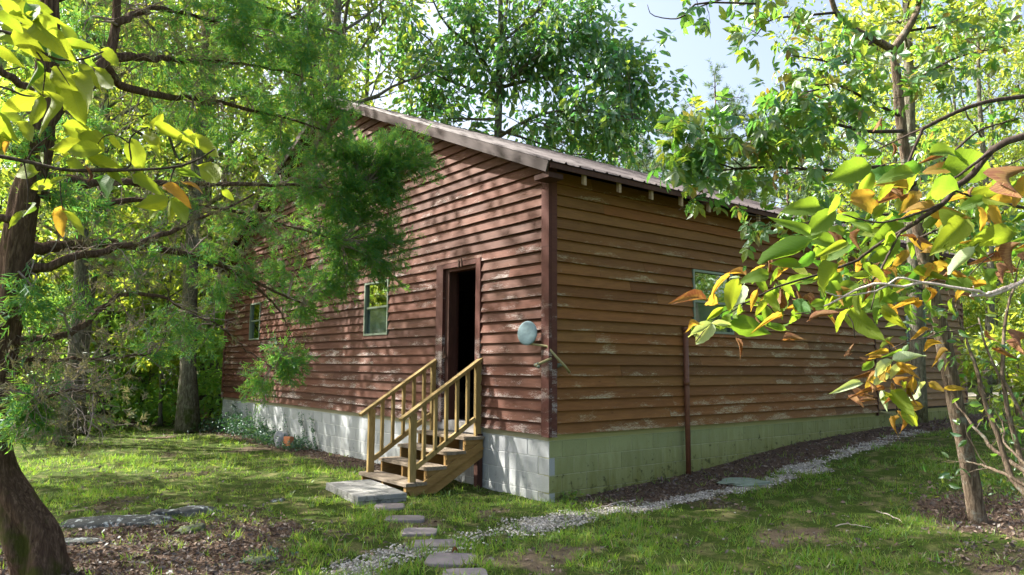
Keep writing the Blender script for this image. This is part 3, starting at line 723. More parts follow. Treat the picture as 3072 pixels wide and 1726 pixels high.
for sgn in (1, -1):
    for k in range(npan):
        x0 = -OX+k*.914
        if sgn == 1:
            mw = Matrix.Translation((x0, -OY, roofz(-OY)+random.uniform(-.002, .002))) @ Matrix.Rotation(th, 4, 'X')
        else:
            mw = Matrix.Translation((x0+.914, 2*RIDY+OY, roofz(-OY)+random.uniform(-.002, .002))) @ Matrix.Rotation(math.pi, 4, 'Z') @ Matrix.Rotation(th, 4, 'X')
        link('roof_panel', rp_, None, house, mw)
mb = MB(); xe = -OX+npan*.914
for a in (-1, 1):
    V = [(-OX-.01, RIDY, RIDZ+.03), (xe, RIDY, RIDZ+.03), (xe, RIDY+a*.16, RIDZ+.028-.16*SLP), (-OX-.01, RIDY+a*.16, RIDZ+.028-.16*SLP)]
    mb.add(V, [(0, 1, 2, 3) if a < 0 else (3, 2, 1, 0)])
build(mb, 'ridge_cap', M['roof'], house)
# roof deck under the metal, fascias, rafter tails
mb = MB()
for (ya, yb) in ((-OY+.03, RIDY), (2*RIDY+OY-.03, RIDY)):
    za, zb = roofz(ya)-.012, roofz(yb)-.012
    V = [(-OX+.02, ya, za), (xe-.02, ya, za), (xe-.02, yb, zb), (-OX+.02, yb, zb)]; V += [(x, y, z-.022) for x, y, z in V]
    mb.add(V, [(0, 1, 2, 3), (7, 6, 5, 4), (0, 4, 5, 1), (1, 5, 6, 2), (2, 6, 7, 3), (3, 7, 4, 0)])
build(mb, 'roof_deck', M['darkpost'], house)
def rake(y0, y1, x=-OX):
    n = Vector((0, y1-y0, roofz(y1)-roofz(y0))); L_ = n.length; n.normalize()
    mb = MB(); k = max(2, int(L_/.4)); V = []
    for j in range(k+1):
        s = L_*j/k; w = rng.normal(0, .0015)
        V += [(s, w, -.138), (s, w, -.006), (s, .024+w, -.006), (s, .024+w, -.138)]
    F = []
    for j in range(k):
        for c in range(4): F.append((4*j+c, 4*j+(c+1) % 4, 4*j+4+(c+1) % 4, 4*j+4+c))
    F += [(3, 2, 1, 0), tuple(4*k+c for c in range(4))]
    mb.add(V, F); me = mb.mesh('fascia_board', M['fascia'])
    up_ = Vector((1, 0, 0)).cross(n) if n.y > 0 else n.cross(Vector((1, 0, 0)))
    yv = Vector((1, 0, 0))
    if n.y > 0: zv = Vector((0, -n.z, n.y))
    else: zv = Vector((0, n.z, -n.y))
    mw = Matrix(((n.x, yv.x, zv.x, x), (n.y, yv.y, zv.y, y0), (n.z, yv.z, zv.z, roofz(y0)), (0, 0, 0, 1)))
    link('fascia_board', me, None, house, mw)
for a, b in ((-.335, 1.9), (1.905, 4.2), (4.205, RIDY)): rake(a, b)
for a, b in ((2*RIDY+.335, 10.0), (9.995, RIDY)): rake(a, b)
def tail(x, mat=M['rafter']):
    mb = MB(); hh_ = .175 if mat is M['rafter'] else .06
    y0 = -OY+.045; y1 = y0+(.05 if mat is M['rafter'] else .34); z0, z1 = roofz(y0)-.036, roofz(y1)-.036
    V = [(-.019, y0, z0), (.019, y0, z0), (.019, y1, z1), (-.019, y1, z1), (-.019, y0, z0-hh_), (.019, y0, z0-hh_), (.019, y1, z1-hh_), (-.019, y1, z1-hh_)]
    V = np.array(V); V[:, 2] -= 3.9
    mb.add(V, [(0, 1, 2, 3), (7, 6, 5, 4), (0, 4, 5, 1), (1, 5, 6, 2), (2, 6, 7, 3), (3, 7, 4, 0)])
    return mb.mesh('rafter_tail', mat)
tm_ = tail(0); tm2_ = tail(0, M['darkpost']); tm2_.name = 'rafter'
for k in range(20):
    x = .31+k*.6096
    if x < LEN:
        link('rafter_tail', tm_, None, house, Matrix.Translation((x, 0, 3.9))); link('rafter', tm2_, None, house, Matrix.Translation((x+.0005, .051, 3.9+.051*SLP)))
bx('eave_board', (-OX+.026, -OY+.012, roofz(-OY)-.075), (xe-.02, -OY+.034, roofz(-OY)-.014), M['darkpost'])
bx('soffit_block', (-OX+.03, -.30, 3.80), (-.04, -.04, 3.86), M['darkpost'])
# lookout boards under the gable overhang
for y in (1.2, 2.9, 4.6, 7.9, 9.6, 11.3):
    bx('lookout', (-OX+.026, y-.02, roofz(y)-.13), (0, y+.02, roofz(y)-.045), M['darkpost'])

# ================================================================== STAIRS
st = empty('wooden_stairs', (-.6, 1.9, 0), 'tan wooden stairs with slatted handrails climbing to the open door', 'stairs')
def sbar(name, p, q, w, h, mat, up=(0, 0, 1)):
    c = (np.array(p, float)+q)/2; mb = MB(); mb.bar(np.array(p)-c, np.array(q)-c, w, h, up)
    return link(name, mb.mesh(name, mat), None, st, Matrix.Translation(Vector(c)))
TX = [-1.18, -.89, -.60, -.31]; TZ = [.165, .335, .505, .675]
for x, z in zip(TX, TZ):
    for k in (0, 1):
        c = np.array([x+.075+k*.152, 1.91, z-.02]); mb = MB()
        V = []; n = 5
        for j in range(n+1):
            yy = -.63+1.26*j/n; w = rng.normal(0, .002)
            V += [(-.073, yy, -.019), (.073, yy, -.019), (.073, yy, .019+w), (.06, yy, .0205+w), (-.06, yy, .0205+w), (-.073, yy, .017+w)]
        F = [(5, 4, 3, 2, 1, 0)[::-1], tuple(6*n+c_2 for c_2 in range(6))[::-1]]
        for j in range(n):
            for c2 in range(6): F.append((6*j+c2, 6*j+(c2+1) % 6, 6*j+6+(c2+1) % 6, 6*j+6+c2))
        mb.add(V, F)
        link('tread', mb.mesh('tread', M['tread']), None, st, Matrix.Translation(Vector(c)))
def stringer(y, th_):
    # sawtooth upper edge, sloping lower edge
    P = [(-1.16, -.04)]
    P += [(-1.16, TZ[0]-.041)]
    for k in range(4):
        x1 = TX[k+1]+.015 if k < 3 else -.004
        P += [(x1, TZ[k]-.041)]
        if k < 3: P += [(x1, TZ[k+1]-.041)]
    P += [(-.004, .40), (-.80, -.04)]
    n = len(P); mb = MB(); cx_ = np.array([-.6, y, .3])
    V = [(x, y-th_/2, z) for x, z in P]+[(x, y+th_/2, z) for x, z in P]
    mb.add(np.array(V)-cx_, [tuple(range(n)), tuple(range(2*n-1, n-1, -1))]+[(k, (k+1) % n+0, (k+1) % n+n, k+n)[::-1] for k in range(n)])
    return link('stringer', mb.mesh('stringer', M['stringer']), None, st, Matrix.Translation(Vector(cx_)))
stringer(1.345, .04); stringer(2.475, .04); stringer(1.91, .038)
for y in (1.315,):
    # skirt boards on the near face: one horizontal under each tread and a long sloping one
    for k in range(4):
        bx('cleat', (TX[k]+.02, y-.012, TZ[k]-.10), (TX[k]+.27, y+.008, TZ[k]-.043), M['stringer'], st)
    sbar('skirt_board', (-1.10, y-.006, .015), (-.03, y-.006, .555), .024, .105, M['stringer'])
RY = (1.36, 2.46)
for y in RY:
    sbar('post', (-1.05, y, TZ[0]-.0), (-1.05, y, 1.00), .088, .05, M['rail'], (0, 1, 0))
    sbar('post', (-.07, y, TZ[3]-.0), (-.07, y, 1.64), .088, .05, M['rail'], (0, 1, 0))
    p, q = np.array([-1.22, y, .925]), np.array([-.015, y, 1.685])
    sbar('handrail', p, q, .088, .04, M['rail'])
    lp, lq = np.array([-1.005, y, .335]), np.array([-.115, y, .895])
    sbar('lower_rail', lp, lq, .04, .06, M['rail'])
    for k in range(5):
        x = -1.05+.98*(k+1)/6
        zb = lp[2]+(lq[2]-lp[2])*(x-lp[0])/(lq[0]-lp[0])+.02; zt = p[2]+(q[2]-p[2])*(x-p[0])/(q[0]-p[0])-.015
        sbar('baluster', (x, y, zb), (x, y, zt), .04, .04, M['rail'], (0, 1, 0))
for y in (1.37, 2.45):
    bx('support_post', (-.085, y-.04, -.05), (-.006, y+.04, .63 if y > 2 else .70), M['darkpost'], st)
bx('kick_board', (-1.13, 1.37, 0), (-1.11, 2.45, .06), M['darkpost'], st)
# concrete step in front
cs_ = empty('concrete_step', (-1.5, 1.75, 0), 'low grey concrete block step on the grass before the wooden stairs', 'step')
rotm = Matrix.Translation((-1.50, 1.72, 0)) @ Matrix.Rotation(R_(-7), 4, 'Z')
def slab_mesh(w, d, h, e=.006):
    mb = MB(); V = []
    for z, ins in ((0, 0), (h-e, 0), (h, e)):
        for a, b in ((-1, -1), (1, -1), (1, 1), (-1, 1)): V.append((a*(w/2-ins), b*(d/2-ins), z))
    F = [(3, 2, 1, 0), (8, 9, 10, 11)]
    for k in range(2):
        for c in range(4): F.append((4*k+c, 4*k+(c+1) % 4, 4*k+4+(c+1) % 4, 4*k+4+c))
    mb.add(V, F); return mb.mesh('concrete_slab', M['slab'])
sm_ = slab_mesh(.198, .40, .055)
for a in range(3):
    for b in range(3):
        link('concrete_slab', sm_, None, cs_, rotm @ Matrix.Translation((-.2+a*.201, -.405+b*.405, .045+random.uniform(-.002, .003))) @ Matrix.Rotation(random.uniform(-.008, .008), 4, 'Z'))
lw_ = slab_mesh(.60, 1.20, .065)
link('base_slab', lw_, None, cs_, rotm @ Matrix.Translation((0.0, .01, -.022)))

# ================================================================== DISH
ds = empty('wall_dish', at(1340, 840, 8.6), 'round pale weathered dish on a bent arm at the house corner', 'satellite dish')
c0 = np.array([-.16, .22, 1.99]); toc = unit(CAM-c0); nrm = unit(np.array([-.80, -.42, .10]))
e1 = unit(np.cross(nrm, [0, 0, 1.])); e2 = np.cross(e1, nrm)
mb = MB(); V = []; n = 28
rings = [(0, .008), (.07, .007), (.12, .004), (.135, .001), (.140, -.006), (.137, -.014), (.12, -.006), (.06, .006)]
for r, hh in rings[1:]:
    for k in range(n):
        a = 2*math.pi*k/n; r_ = r*.92; V.append(c0+e1*r_*math.cos(a)+e2*r_*1.16*math.sin(a)+nrm*hh)
V.append(c0+nrm*.008); V.append(c0+nrm*.010); F = []
for j in range(len(rings)-2):
    for k in range(n): F.append((j*n+k, j*n+(k+1) % n, (j+1)*n+(k+1) % n, (j+1)*n+k)[::-1])
m_ = (len(rings)-1)*n
for k in range(n): F.append((k, (k+1) % n, m_)); F.append(((len(rings)-2)*n+(k+1) % n, (len(rings)-2)*n+k, m_+1))
mb.add(V, F); build(mb, 'dish', M['dishface'], ds, True)
mb = MB(); mb.tube([c0+e1*.0-nrm*.02-e2*.10, c0-e2*.12-nrm*.06, np.array([-.05, -.02, 1.83]), np.array([.03, -.10, 1.70]), np.array([.13, -.13, 1.60]), np.array([.22, -.12, 1.52])], [.012, .014, .014, .015, .016, .017], 10); build(mb, 'arm', M['disharm'], ds, True)
mb = MB(); mb.tube([(-.16, .06, 1.60), (-.10, 0, 1.64), (-.02, -.07, 1.69)], [.012, .018, .014], 8); build(mb, 'bracket', M['disharm'], ds, True)
mb = MB()
for k in range(7):
    a = rng.normal(0, .012, 3)+np.array([-.13, .06, 1.605]); mb.tube([a-unit(rng.normal(size=3))*.022, a, a+unit(rng.normal(size=3))*.022], [.012, .024, .010], 8)
build(mb, 'clamp', M['moss_stone'], ds, True)
mb = MB(); mb.tube([(.10, -.03, 1.60), (.13, -.07, 1.61), (.135, -.12, 1.60)], [.03, .02, .012], 8); build(mb, 'wall_mount', M['moss_stone'], ds, True)

# ================================================================== STONES
def rock_mesh(name, rx, ry, rz, seed, mat, flat=0):
    me = bpy.data.meshes.new(name); import bmesh
    bm = bmesh.new(); bmesh.ops.create_icosphere(bm, subdivisions=4, radius=1)
    for v in bm.verts:
        p = np.array(v.co); a = math.atan2(p[1], p[0])
        d = 1+.38*(vnoise(np.array(p[0]*1.6+9), np.array(p[1]*1.6+p[2]*1.3), seed)-.5)+.18*(vnoise(np.array(p[0]*4+3), np.array(p[1]*4+p[2]*3), seed+3)-.5)+.07*(vnoise(np.array(p[0]*11), np.array(p[1]*11+p[2]*9), seed+5)-.5)
        p = p*d; p[2] = min(p[2], .62+.25*vnoise(np.array(p[0]*2.), np.array(p[1]*2.), seed+9))
        v.co = (p[0]*rx, p[1]*ry, p[2]*rz)
    bm.to_mesh(me); bm.free(); me.materials.append(mat)
    for pl in me.polygons: pl.use_smooth = True
    return me
def put_rock(name, px, py, rx, ry, rz, ang, mat, label, cat, sink=.35, group=None, seed=1):
    g = ground_at(px, py); o = link(name, rock_mesh(name, rx, ry, rz, seed, mat), None, None, Matrix.Translation((g[0], g[1], float(gh(g[0], g[1]))-rz*sink+.0)) @ Matrix.Rotation(R_(ang), 4, 'Z'))
    return tag(o, label, cat, group)
put_rock('rock', 300, 1318, .52, .20, .10, -28, M['rock'], 'long low dark rock spotted with white lichen beside the leaf patch', 'rock', .15, None, 3)
put_rock('rock', 485, 1292, .30, .15, .11, -30, M['rock'], 'hump backed grey rock with lichen just behind the leaf litter', 'rock', .15, None, 8)
put_rock('rock', 420, 1300, .17, .10, .11, -20, M['rock'], 'small dark rock wedged between the two lichened rocks', 'rock', .15, None, 15)
put_rock('rock', 478, 1338, .15, .11, .09, 10, M['rock_moss'], 'small mossy stone with a pale spot set in green moss', 'rock', .2, None, 21)
put_rock('rock', 700, 1262, .10, .05, .05, 10, M['rock'], 'little grey stone in sunlit grass left of the concrete step', 'rock', .2, None, 23)
put_rock('rock', 650, 1412, .16, .11, .07, -10, M['rock_moss'], 'rounded moss covered stone near the bottom of the yard', 'rock', .2, None, 27)
put_rock('rock', 180, 1368, .30, .10, .06, -30, M['rock'], 'flat dark rock half buried beside the leaning cedar trunk', 'rock', .2, None, 33)
put_rock('flat_stone', 1872, 1216, .36, .27, .035, -30, M['greenstone'], 'flat green grey stone lying between leaf litter and gravel', 'stone', -.3, None, 41)
g = ground_at(786, 1117)
tag(link('round_stone', rock_mesh('round_stone', .14, .12, .22, 50, M['stone_grey']), None, None, Matrix.Translation((-.32, float(g[1]), .12))), 'rounded grey stone beside the brick at the foot of the block wall', 'stone')
bk = bx('brick', (-.42, 7.02, .06), (-.33, 7.22, .23), M['brick_orange'], None); tag(bk, 'single orange brick standing beside the round grey stone', 'brick'); bk.rotation_euler = (0, 0, .2)
# stepping stones
SS = [(980, 1279, .34, .30, 10), (1018, 1309, .40, .25, 4), (1055, 1341, .34, .27, 2), (1092, 1373, .40, .26, 6), (1133, 1414, .40, .33, -4), (1170, 1449, .34, .26, 6)]
lb = ['stepping stone touching the corner of the concrete step', 'wide stepping stone, second out from the concrete step', 'stepping stone in the middle of the row, just above the gravel spill', 'stepping stone beside the pale gravel edge, fourth from the step', 'large stepping stone with a brown leaf lying on it', 'stepping stone cut off by the bottom of the picture']
for k, (px, py, w, d, an) in enumerate(SS):
    g = ground_at(px, py); mb = MB(); n = 18; V = []
    base = [(-1, -1), (1, -1), (1, 1), (-1, 1)]; pts = []
    for e in range(4):
        a_, b_ = np.array(base[e]), np.array(base[(e+1) % 4])
        for t in np.linspace(0, 1, 6)[:-1]:
            q = a_+(b_-a_)*t; q = q/ max(1, np.linalg.norm(q)/1.28); pts.append(q*(1+rng.normal(0, .018)))
    pts = np.array(pts)*[w/2, d/2]; n = len(pts)
    for z, s in ((-.05, 1), (.008, 1), (.014, .965)): V += [(x*s, y*s, z) for x, y in pts]
    mb.add(V, [tuple(range(2*n, 3*n))]+[(j*n+c, j*n+(c+1) % n, (j+1)*n+(c+1) % n, (j+1)*n+c) for j in range(2) for c in range(n)])
    tag(link('stepping_stone', mb.mesh('stepping_stone', M['flag']), None, None, Matrix.Translation((g[0], g[1], float(gh(g[0], g[1]))+.008)) @ Matrix.Rotation(YAW-math.pi/2+R_(an), 4, 'Z') @ Matrix.Rotation(random.uniform(-.02, .02), 4, 'X')), lb[k], 'stepping stone', 'stepping stones from the stairs across the yard')
# brick pile far back
bp_ = empty('brick_stack', (0, 18, 0), 'square stack of red bricks half hidden behind the big trunk', 'bricks')
bmesh_ = MB(); bmesh_.box((-.10, -.045, 0), (.10, .045, .057)); bms = bmesh_.mesh('brick', M['brick']); bmesh_ = MB(); bmesh_.box((-.10, -.045, 0), (.10, .045, .057)); bmp = bmesh_.mesh('brick', M['brick_pale'])
g = ground_at(432, 1053); yv = YAW-math.pi/2
for k in range(9):
    for a in range(3):
        for b in range(2):
            if k == 8 and a == 2: continue
            off = Matrix.Translation((g[0], g[1], float(gh(g[0], g[1]))+.06*k)) @ Matrix.Rotation(yv+.2, 4, 'Z') @ Matrix.Translation((a*.206-.2+random.uniform(-.006, .006), b*.095, 0))
            link('brick', bms, None, bp_, off)
bl = empty('brick_heap', (-.7, 18, 0), 'loose heap of pale tumbled bricks left of the brick stack', 'bricks')
g = ground_at(402, 1053)
for k in range(34):
    x = random.gauss(0, .32); z = max(0, .32-abs(x)*.5)*random.random()+.02
    off = Matrix.Translation((g[0]+x*.79, g[1]-x*.61+random.gauss(0, .1), float(gh(g[0], g[1]))+z)) @ Matrix.Rotation(random.uniform(0, 3), 4, 'Z') @ Matrix.Rotation(random.uniform(-.7, .7), 4, 'X')
    link('brick', bmp, None, bl, off)
g = ground_at(514, 1052)
b2 = empty('brick_post', g, 'short pile of bricks standing to the other side of the big trunk', 'bricks')
for k in range(6): link('brick', bmp, None, b2, Matrix.Translation((g[0], g[1], float(gh(g[0], g[1]))+.06*k)) @ Matrix.Rotation(yv+random.uniform(-.1, .1), 4, 'Z'))

# ================================================================== TREES
def wob_line(p, d, L_, n, wob, trop=0.0):
    P = [np.array(p, float)]; d = unit(d); st_ = L_/n
    for _ in range(n):
        d = unit(d+rng.normal(0, wob, 3)+np.array([0, 0, trop])); P.append(P[-1]+d*st_)
    return np.array(P)
class Tree:
    """limbs as tapered tubes, leaf anchors collected along the twigs"""
    def __init__(s): s.b = MB(); s.LP = []; s.LD = []
    def limb(s, P, r0, r1, n=6, ridg=0, seed=0):
        r = np.linspace(r0, r1, len(P)); s.b.tube(P, r, n, True, ridg, seed)
    def twigs(s, P, f0, num, len_, r, leaves, spread=.9, lvl=1, droop=0.0, trop=.03, rs=.28):
        for _ in range(num):
            f = random.uniform(f0, 1.0)*(len(P)-1); i = min(int(f), len(P)-2); p = P[i]+(P[i+1]-P[i])*(f-i)
            t = unit(P[i+1]-P[i]); d = unit(t*(1-spread*.5)+rdir(1)[0]*spread+np.array([0, 0, .08]))
            L_ = len_*random.uniform(.55, 1.15); Q = wob_line(p, d, L_, 4 if lvl else 3, .16, trop-droop)
            if r > .003: s.b.tube(Q, np.linspace(r, r*.35, len(Q)), 4 if lvl else 3, False)
            if lvl > 0: s.twigs(Q, .25, 5, len_*.42, r*.4, leaves, spread, lvl-1, droop, trop)
            else:
                for k in range(leaves):
                    q = Q[1]+(Q[-1]-Q[1])*random.random()+rng.normal(0, len_*rs, 3)
                    s.LP.append(q); s.LD.append(unit(q-Q[0]))
    def foliage(s, name, parent, mat, size, tv=LEAF2_V, tf=LEAF2_F, droop=.5, up=.7, keep=1.0, jit=.35):
        P = np.array(s.LP); D = np.array(s.LD); 
        if keep < 1: k = rng.random(len(P)) < keep; P, D = P[k], D[k]
        D = unit(D+rng.normal(0, .55, P.shape)+np.array([0, 0, -droop])); N = rdir(len(P), up)
        sz = size*rng.uniform(1-jit, 1+jit, len(P))
        return leaves_mesh(name, P, D, N, sz, tv, tf, mat)
def decid(h, r, crown_r, crown_z0, nl, lvl_leaf, seed, lean=(0, 0), ntw=5, len2=.42, fork=None, mat_b='bark_grey'):
    global rng
    rng = np.random.default_rng(seed); random.seed(seed)
    T = Tree(); zz = np.linspace(0, h, 14); P = np.stack([lean[0]*zz/h+.12*np.sin(zz*.5+seed), lean[1]*zz/h+.12*np.cos(zz*.43+seed*2), zz], -1)
    P[:, :2] -= P[0, :2]
    rr = r*(1-zz/h)**.75+.012; rr[0] *= 1.5; rr[1] *= 1.03
    T.b.tube(P, rr, 10, True, .12, seed)
    for k in range(nl):
        z = crown_z0+(h*.96-crown_z0)*(k+random.random())/nl; i = np.searchsorted(zz, z)-1; f = (z-zz[i])/(zz[i+1]-zz[i]); p = P[i]+(P[i+1]-P[i])*f
        a = k*2.4+random.uniform(-.5, .5); prof = math.sin(math.pi*min(1, .22+.78*(h-z)/(h-crown_z0))**.8)
        L_ = crown_r*(.35+.75*prof)*random.uniform(.75, 1.15)
        d = np.array([math.cos(a), math.sin(a), .55+.5*(z-crown_z0)/(h-crown_z0)])
        Q = wob_line(p, d, L_, 7, .12, .02)
        rl = max(.02, rr[i]*.42); T.limb(Q, rl, rl*.25, 6)
        T.twigs(Q, .25, ntw, L_*len2, rl*.35, lvl_leaf)
    return T, mat_b
# ---- prototypes for the woods
def proto(T, name, mat, size, keep=1.0, **kw):
    return (T[0].b.mesh('trunk', M[T[1]], True), T[0].foliage('crown', None, M[mat], size, keep=keep, **kw))
PROT = [proto(decid(15, .17, 3.6, 3.6, 17, 15, 101), 'a', 'leaf_wood', .22, .42),
        proto(decid(18, .21, 4.2, 5.0, 17, 15, 102, (1.0, .4)), 'b', 'leaf_wood', .23, .40),
        proto(decid(13, .12, 3.0, 2.4, 15, 15, 103, (-.6, .5)), 'c', 'leaf_bright', .19, .62),
        proto(decid(16, .24, 4.2, 4.2, 18, 14, 104, (.3, -.5)), 'd', 'leaf_wood', .23, .42)]
SHADE = [proto(decid(15, .17, 4.3, 3.6, 19, 15, 141), 'a', 'leaf_wood', .21, .95), proto(decid(17, .19, 4.4, 4.6, 18, 15, 142), 'b', 'leaf_wood', .21, .8)]
SAP = [proto(decid(4.2, .035, 1.5, .7, 13, 8, 111, ntw=4), 's', 'leaf_bright', .15),
       proto(decid(5.5, .045, 1.8, 1.2, 13, 8, 112, ntw=4), 's', 'leaf_wood', .15)]
rng = np.random.default_rng(21); random.seed(21)
def tree(pr, x, y, label, group=None, rot=None, sc=1.0, cat='tree', name='tree', mat=None, z=None):
    zz = float(gh(x, y)) if z is None else z
    root = empty(name, (x, y, zz), label, cat, group)
    rot = random.uniform(0, 6.28) if rot is None else rot
    for nm, me in zip(('trunk', 'crown'), pr):
        o = bpy.data.objects.new(nm, me); COL.objects.link(o); o.parent = root
        o.rotation_euler = (0, 0, rot); o.scale = (sc, sc, sc)
    return root
def gxy(px, py): g = ground_at(px, py); return g[0], g[1]
# trunks that can be told apart at the edge of the woods
big = decid(19, .185, 4.6, 4.6, 22, 15, 131, (.3, .3))
rng = np.random.default_rng(22)
x, y = gxy(472, 1088); tree(proto(big, 'x', 'leaf_wood', .20, .5), x, y, 'thick grey trunked tree standing at the edge of the yard left of the cabin', name='oak_tree', rot=1.0)
x, y = gxy(160, 1120); tree(PROT[0], x, y, 'pale straight trunk nearest the yard on the wood edge, in front of its twin', name='tree', rot=.4, sc=.85)
x, y = gxy(192, 1096); tree(PROT[0], x, y, 'dark trunk directly behind the pale straight trunk at the wood edge', name='tree', rot=2.4, sc=.8)
x, y = gxy(352, 1050); tree(PROT[1], x, y, 'slim tree between the pale trunk and the thick trunk with the brick stack', name='tree', rot=3.4, sc=.9)
x, y = gxy(122, 1050); tree(PROT[2], x, y, 'dark tree trunk in the wood just past the edge of the yard', name='tree', rot=5.2, sc=.9)
x, y = gxy(385, 1040); tree(PROT[0], x, y, 'thin trunk just in front of the loose brick heap', name='tree', rot=4.2, sc=.9)
x, y = gxy(60, 1055); tree(PROT[0], x, y, 'thin dark trunk seen beside the leaning cedar', name='tree', rot=.2, sc=.8)
# the woods: left and behind
pts = []
def far_enough(x, y, d): return all((x-a)**2+(y-b)**2 > d*d for a, b in pts)
def inview(x, y, lo=-250, hi=2800):
    d = np.array([x, y, 2.])-CAM; zc = d@FW
    return zc > 2 and lo < (1536+FPX*(d@RT)/zc)/S_ < hi
cnt = 0
while cnt < 21:
    dep = random.uniform(17, 42); px = random.uniform(-150, 820); p = at(px, 900, dep)
    if p[0] > -1.5 and p[1] < 15.5: continue
    if p[1] < 13.2 or not far_enough(p[0], p[1], 2.3): continue
    pts.append((p[0], p[1])); k = random.choice([0, 1, 2, 2, 3, 0]); cnt += 1
    tree(PROT[k], p[0], p[1], 'leafy tree crowded among others in the woods beyond the yard', 'trees in the woods behind the yard', sc=random.uniform(.8, 1.12))
for k in range(38):
    dep = random.uniform(16.5, 32); px = random.uniform(-100, 580); p = at(px, 1000, dep)
    if p[1] < 13.5: continue
    tree(SAP[k % 2], p[0], p[1], 'leafy sapling in the understory of the woods', 'saplings under the trees of the woods', sc=random.uniform(.7, 1.15), name='sapling', cat='sapling')
# trees that shade the yard from the side of the sun, just past the edge of the picture
for (x, y, k, sc) in ((-6.9, 6.6, 0, .80), (-8.9, 10.5, 1, .85), (-6.9, 15.0, 0, .80), (-9.8, 7.2, 0, .72)):
    tree(SHADE[k], x, y, 'tall leafy tree shading the yard from outside the edge of the picture', 'shade trees beside the yard', sc=sc)
# trees behind the camera, mirrored in the side windows
for (x, y, k, sc) in ((4, -16, 0, 1), (9, -13, 2, .9), (13, -11.5, 2, .7), (16, -10.5, 0, .6), (-1, -17, 2, 1.1), (19, -12, 2, .9), (-14, -4, 2, 1), (22, -15, 0, .9), (11, -16, 0, .7), (17, -15, 2, .8)):
    tree(PROT[k], x, y, 'leafy tree of the surrounding woods standing behind the viewpoint', 'woods round the clearing', sc=sc)
for (x, y, k, sc) in ((11.5, -10.5, 0, 1), (14, -10, 1, 1.1), (15.5, -12.5, 0, 1.2), (18, -11, 1, 1), (12.5, -13.5, 1, 1.2), (20, -13, 0, 1.2)):
    tree(SAP[k], x, y, 'leafy sapling of the surrounding woods standing behind the viewpoint', 'woods round the clearing', sc=sc, name='sapling', cat='sapling')
for (x, y, k, sc) in ((-9, 19.5, 0, 1.1), (-7.2, 18.2, 1, .9), (-11, 22, 1, 1.3), (-8.5, 23, 0, 1.3), (-6, 21, 0, 1.1), (-12.5, 19, 1, 1.1), (-5.5, 25, 1, 1.2), (-10, 26, 0, 1.3), (-13.5, 24, 0, 1.2)):
    tree(SAP[k], x, y, 'leafy sapling of the woods mirrored in the front windows', 'woods mirrored in the front windows', sc=sc, name='sapling', cat='sapling')
for (x, y, k) in ((-12, 29, 0), (-8, 31, 2), (-16, 26, 2)): tree(PROT[k], x, y, 'leafy tree of the woods mirrored in the front windows', 'woods mirrored in the front windows')
# large tree behind the roof
rng = np.random.default_rng(5); random.seed(5)
T = Tree(); B0 = at(1255, 340, 26); base = np.array([B0[0], B0[1], .4])
zt = np.linspace(.4, 17.5, 12); TP = np.stack([base[0]+.1*np.sin(zt*.6), base[1]+.1*np.cos(zt*.5), zt], -1)
T.b.tube(TP, .20*(1-(zt-.4)/20)**.8+.02, 10, True, .1, 1)
def V3(px, py, dep): return at(px, py, dep)
LIM = [([(1255, 345), (1330, 300), (1400, 280), (1500, 283), (1610, 300)], 25.0, .07), ([(1258, 330), (1310, 345), (1400, 375), (1470, 390), (1560, 350)], 25.5, .05),
       ([(1290, 195), (1340, 150), (1420, 100), (1500, 40)], 25.5, .08), ([(1255, 205), (1268, 90), (1280, -60)], 26, .09), ([(1256, 260), (1200, 230), (1120, 200), (1050, 170)], 26.5, .07),
       ([(1256, 300), (1190, 300), (1120, 290), (1060, 250)], 25, .06), ([(1262, 220), (1340, 200), (1430, 190), (1540, 200), (1600, 185)], 26, .07), ([(1260, 230), (1200, 130), (1120, 60), (1080, -20)], 27, .08),
       ([(1270, 100), (1350, 30), (1430, -60)], 26, .06), ([(1258, 200), (1290, 195)], 25.8, .09), ([(1400, 280), (1480, 250), (1560, 230), (1620, 240)], 24.6, .04), ([(1400, 290), (1480, 320), (1560, 330), (1650, 280)], 25.4, .04),
       ([(1420, 100), (1480, 90), (1530, 110)], 25.2, .035), ([(1120, 200), (1080, 100), (1000, 60)], 26, .05), ([(1200, 130), (1180, 40), (1160, -60)], 26.5, .05), ([(1340, 150), (1380, 130), (1460, 150), (1500, 140)], 25.2, .04)]
for pl, dep, r in LIM:
    Q = spline([V3(x, y, dep+(j-1)*.35*(-1 if r > .06 else 1)) for j, (x, y) in enumerate(pl)], 9)
    T.limb(Q, r, r*.3, 6); T.twigs(Q, .15, int(7+6*len(pl)*.5), 1.6, r*.3, 14, .95, 1, .03, .03, .15)
print('center tree leaves', len(T.LP))
tr_ = empty('tree', base, 'tall broad leaved tree against the sky behind the middle of the roof', 'tree')
build(T.b, 'trunk', M['bark_grey'], tr_, True)
link('crown', T.foliage('crown', None, M['leaf_dark'], .30, LEAF4_V, LEAF4_F, .9, .5, keep=.42), None, tr_)
# more crowns behind the left half of the roof
for (px, dep, k, sc, lab) in ((860, 19, 3, 1.0, 'dark leaved tree filling the gap between cedar and the tall tree behind the roof'), (730, 22, 1, 1.0, 'leafy tree directly behind the gable peak'), (900, 29, 0, 1.15, 'leafy tree further back behind the gable peak')):
    p = at(px, 900, dep); tree(PROT[k], p[0], p[1], lab, sc=sc)
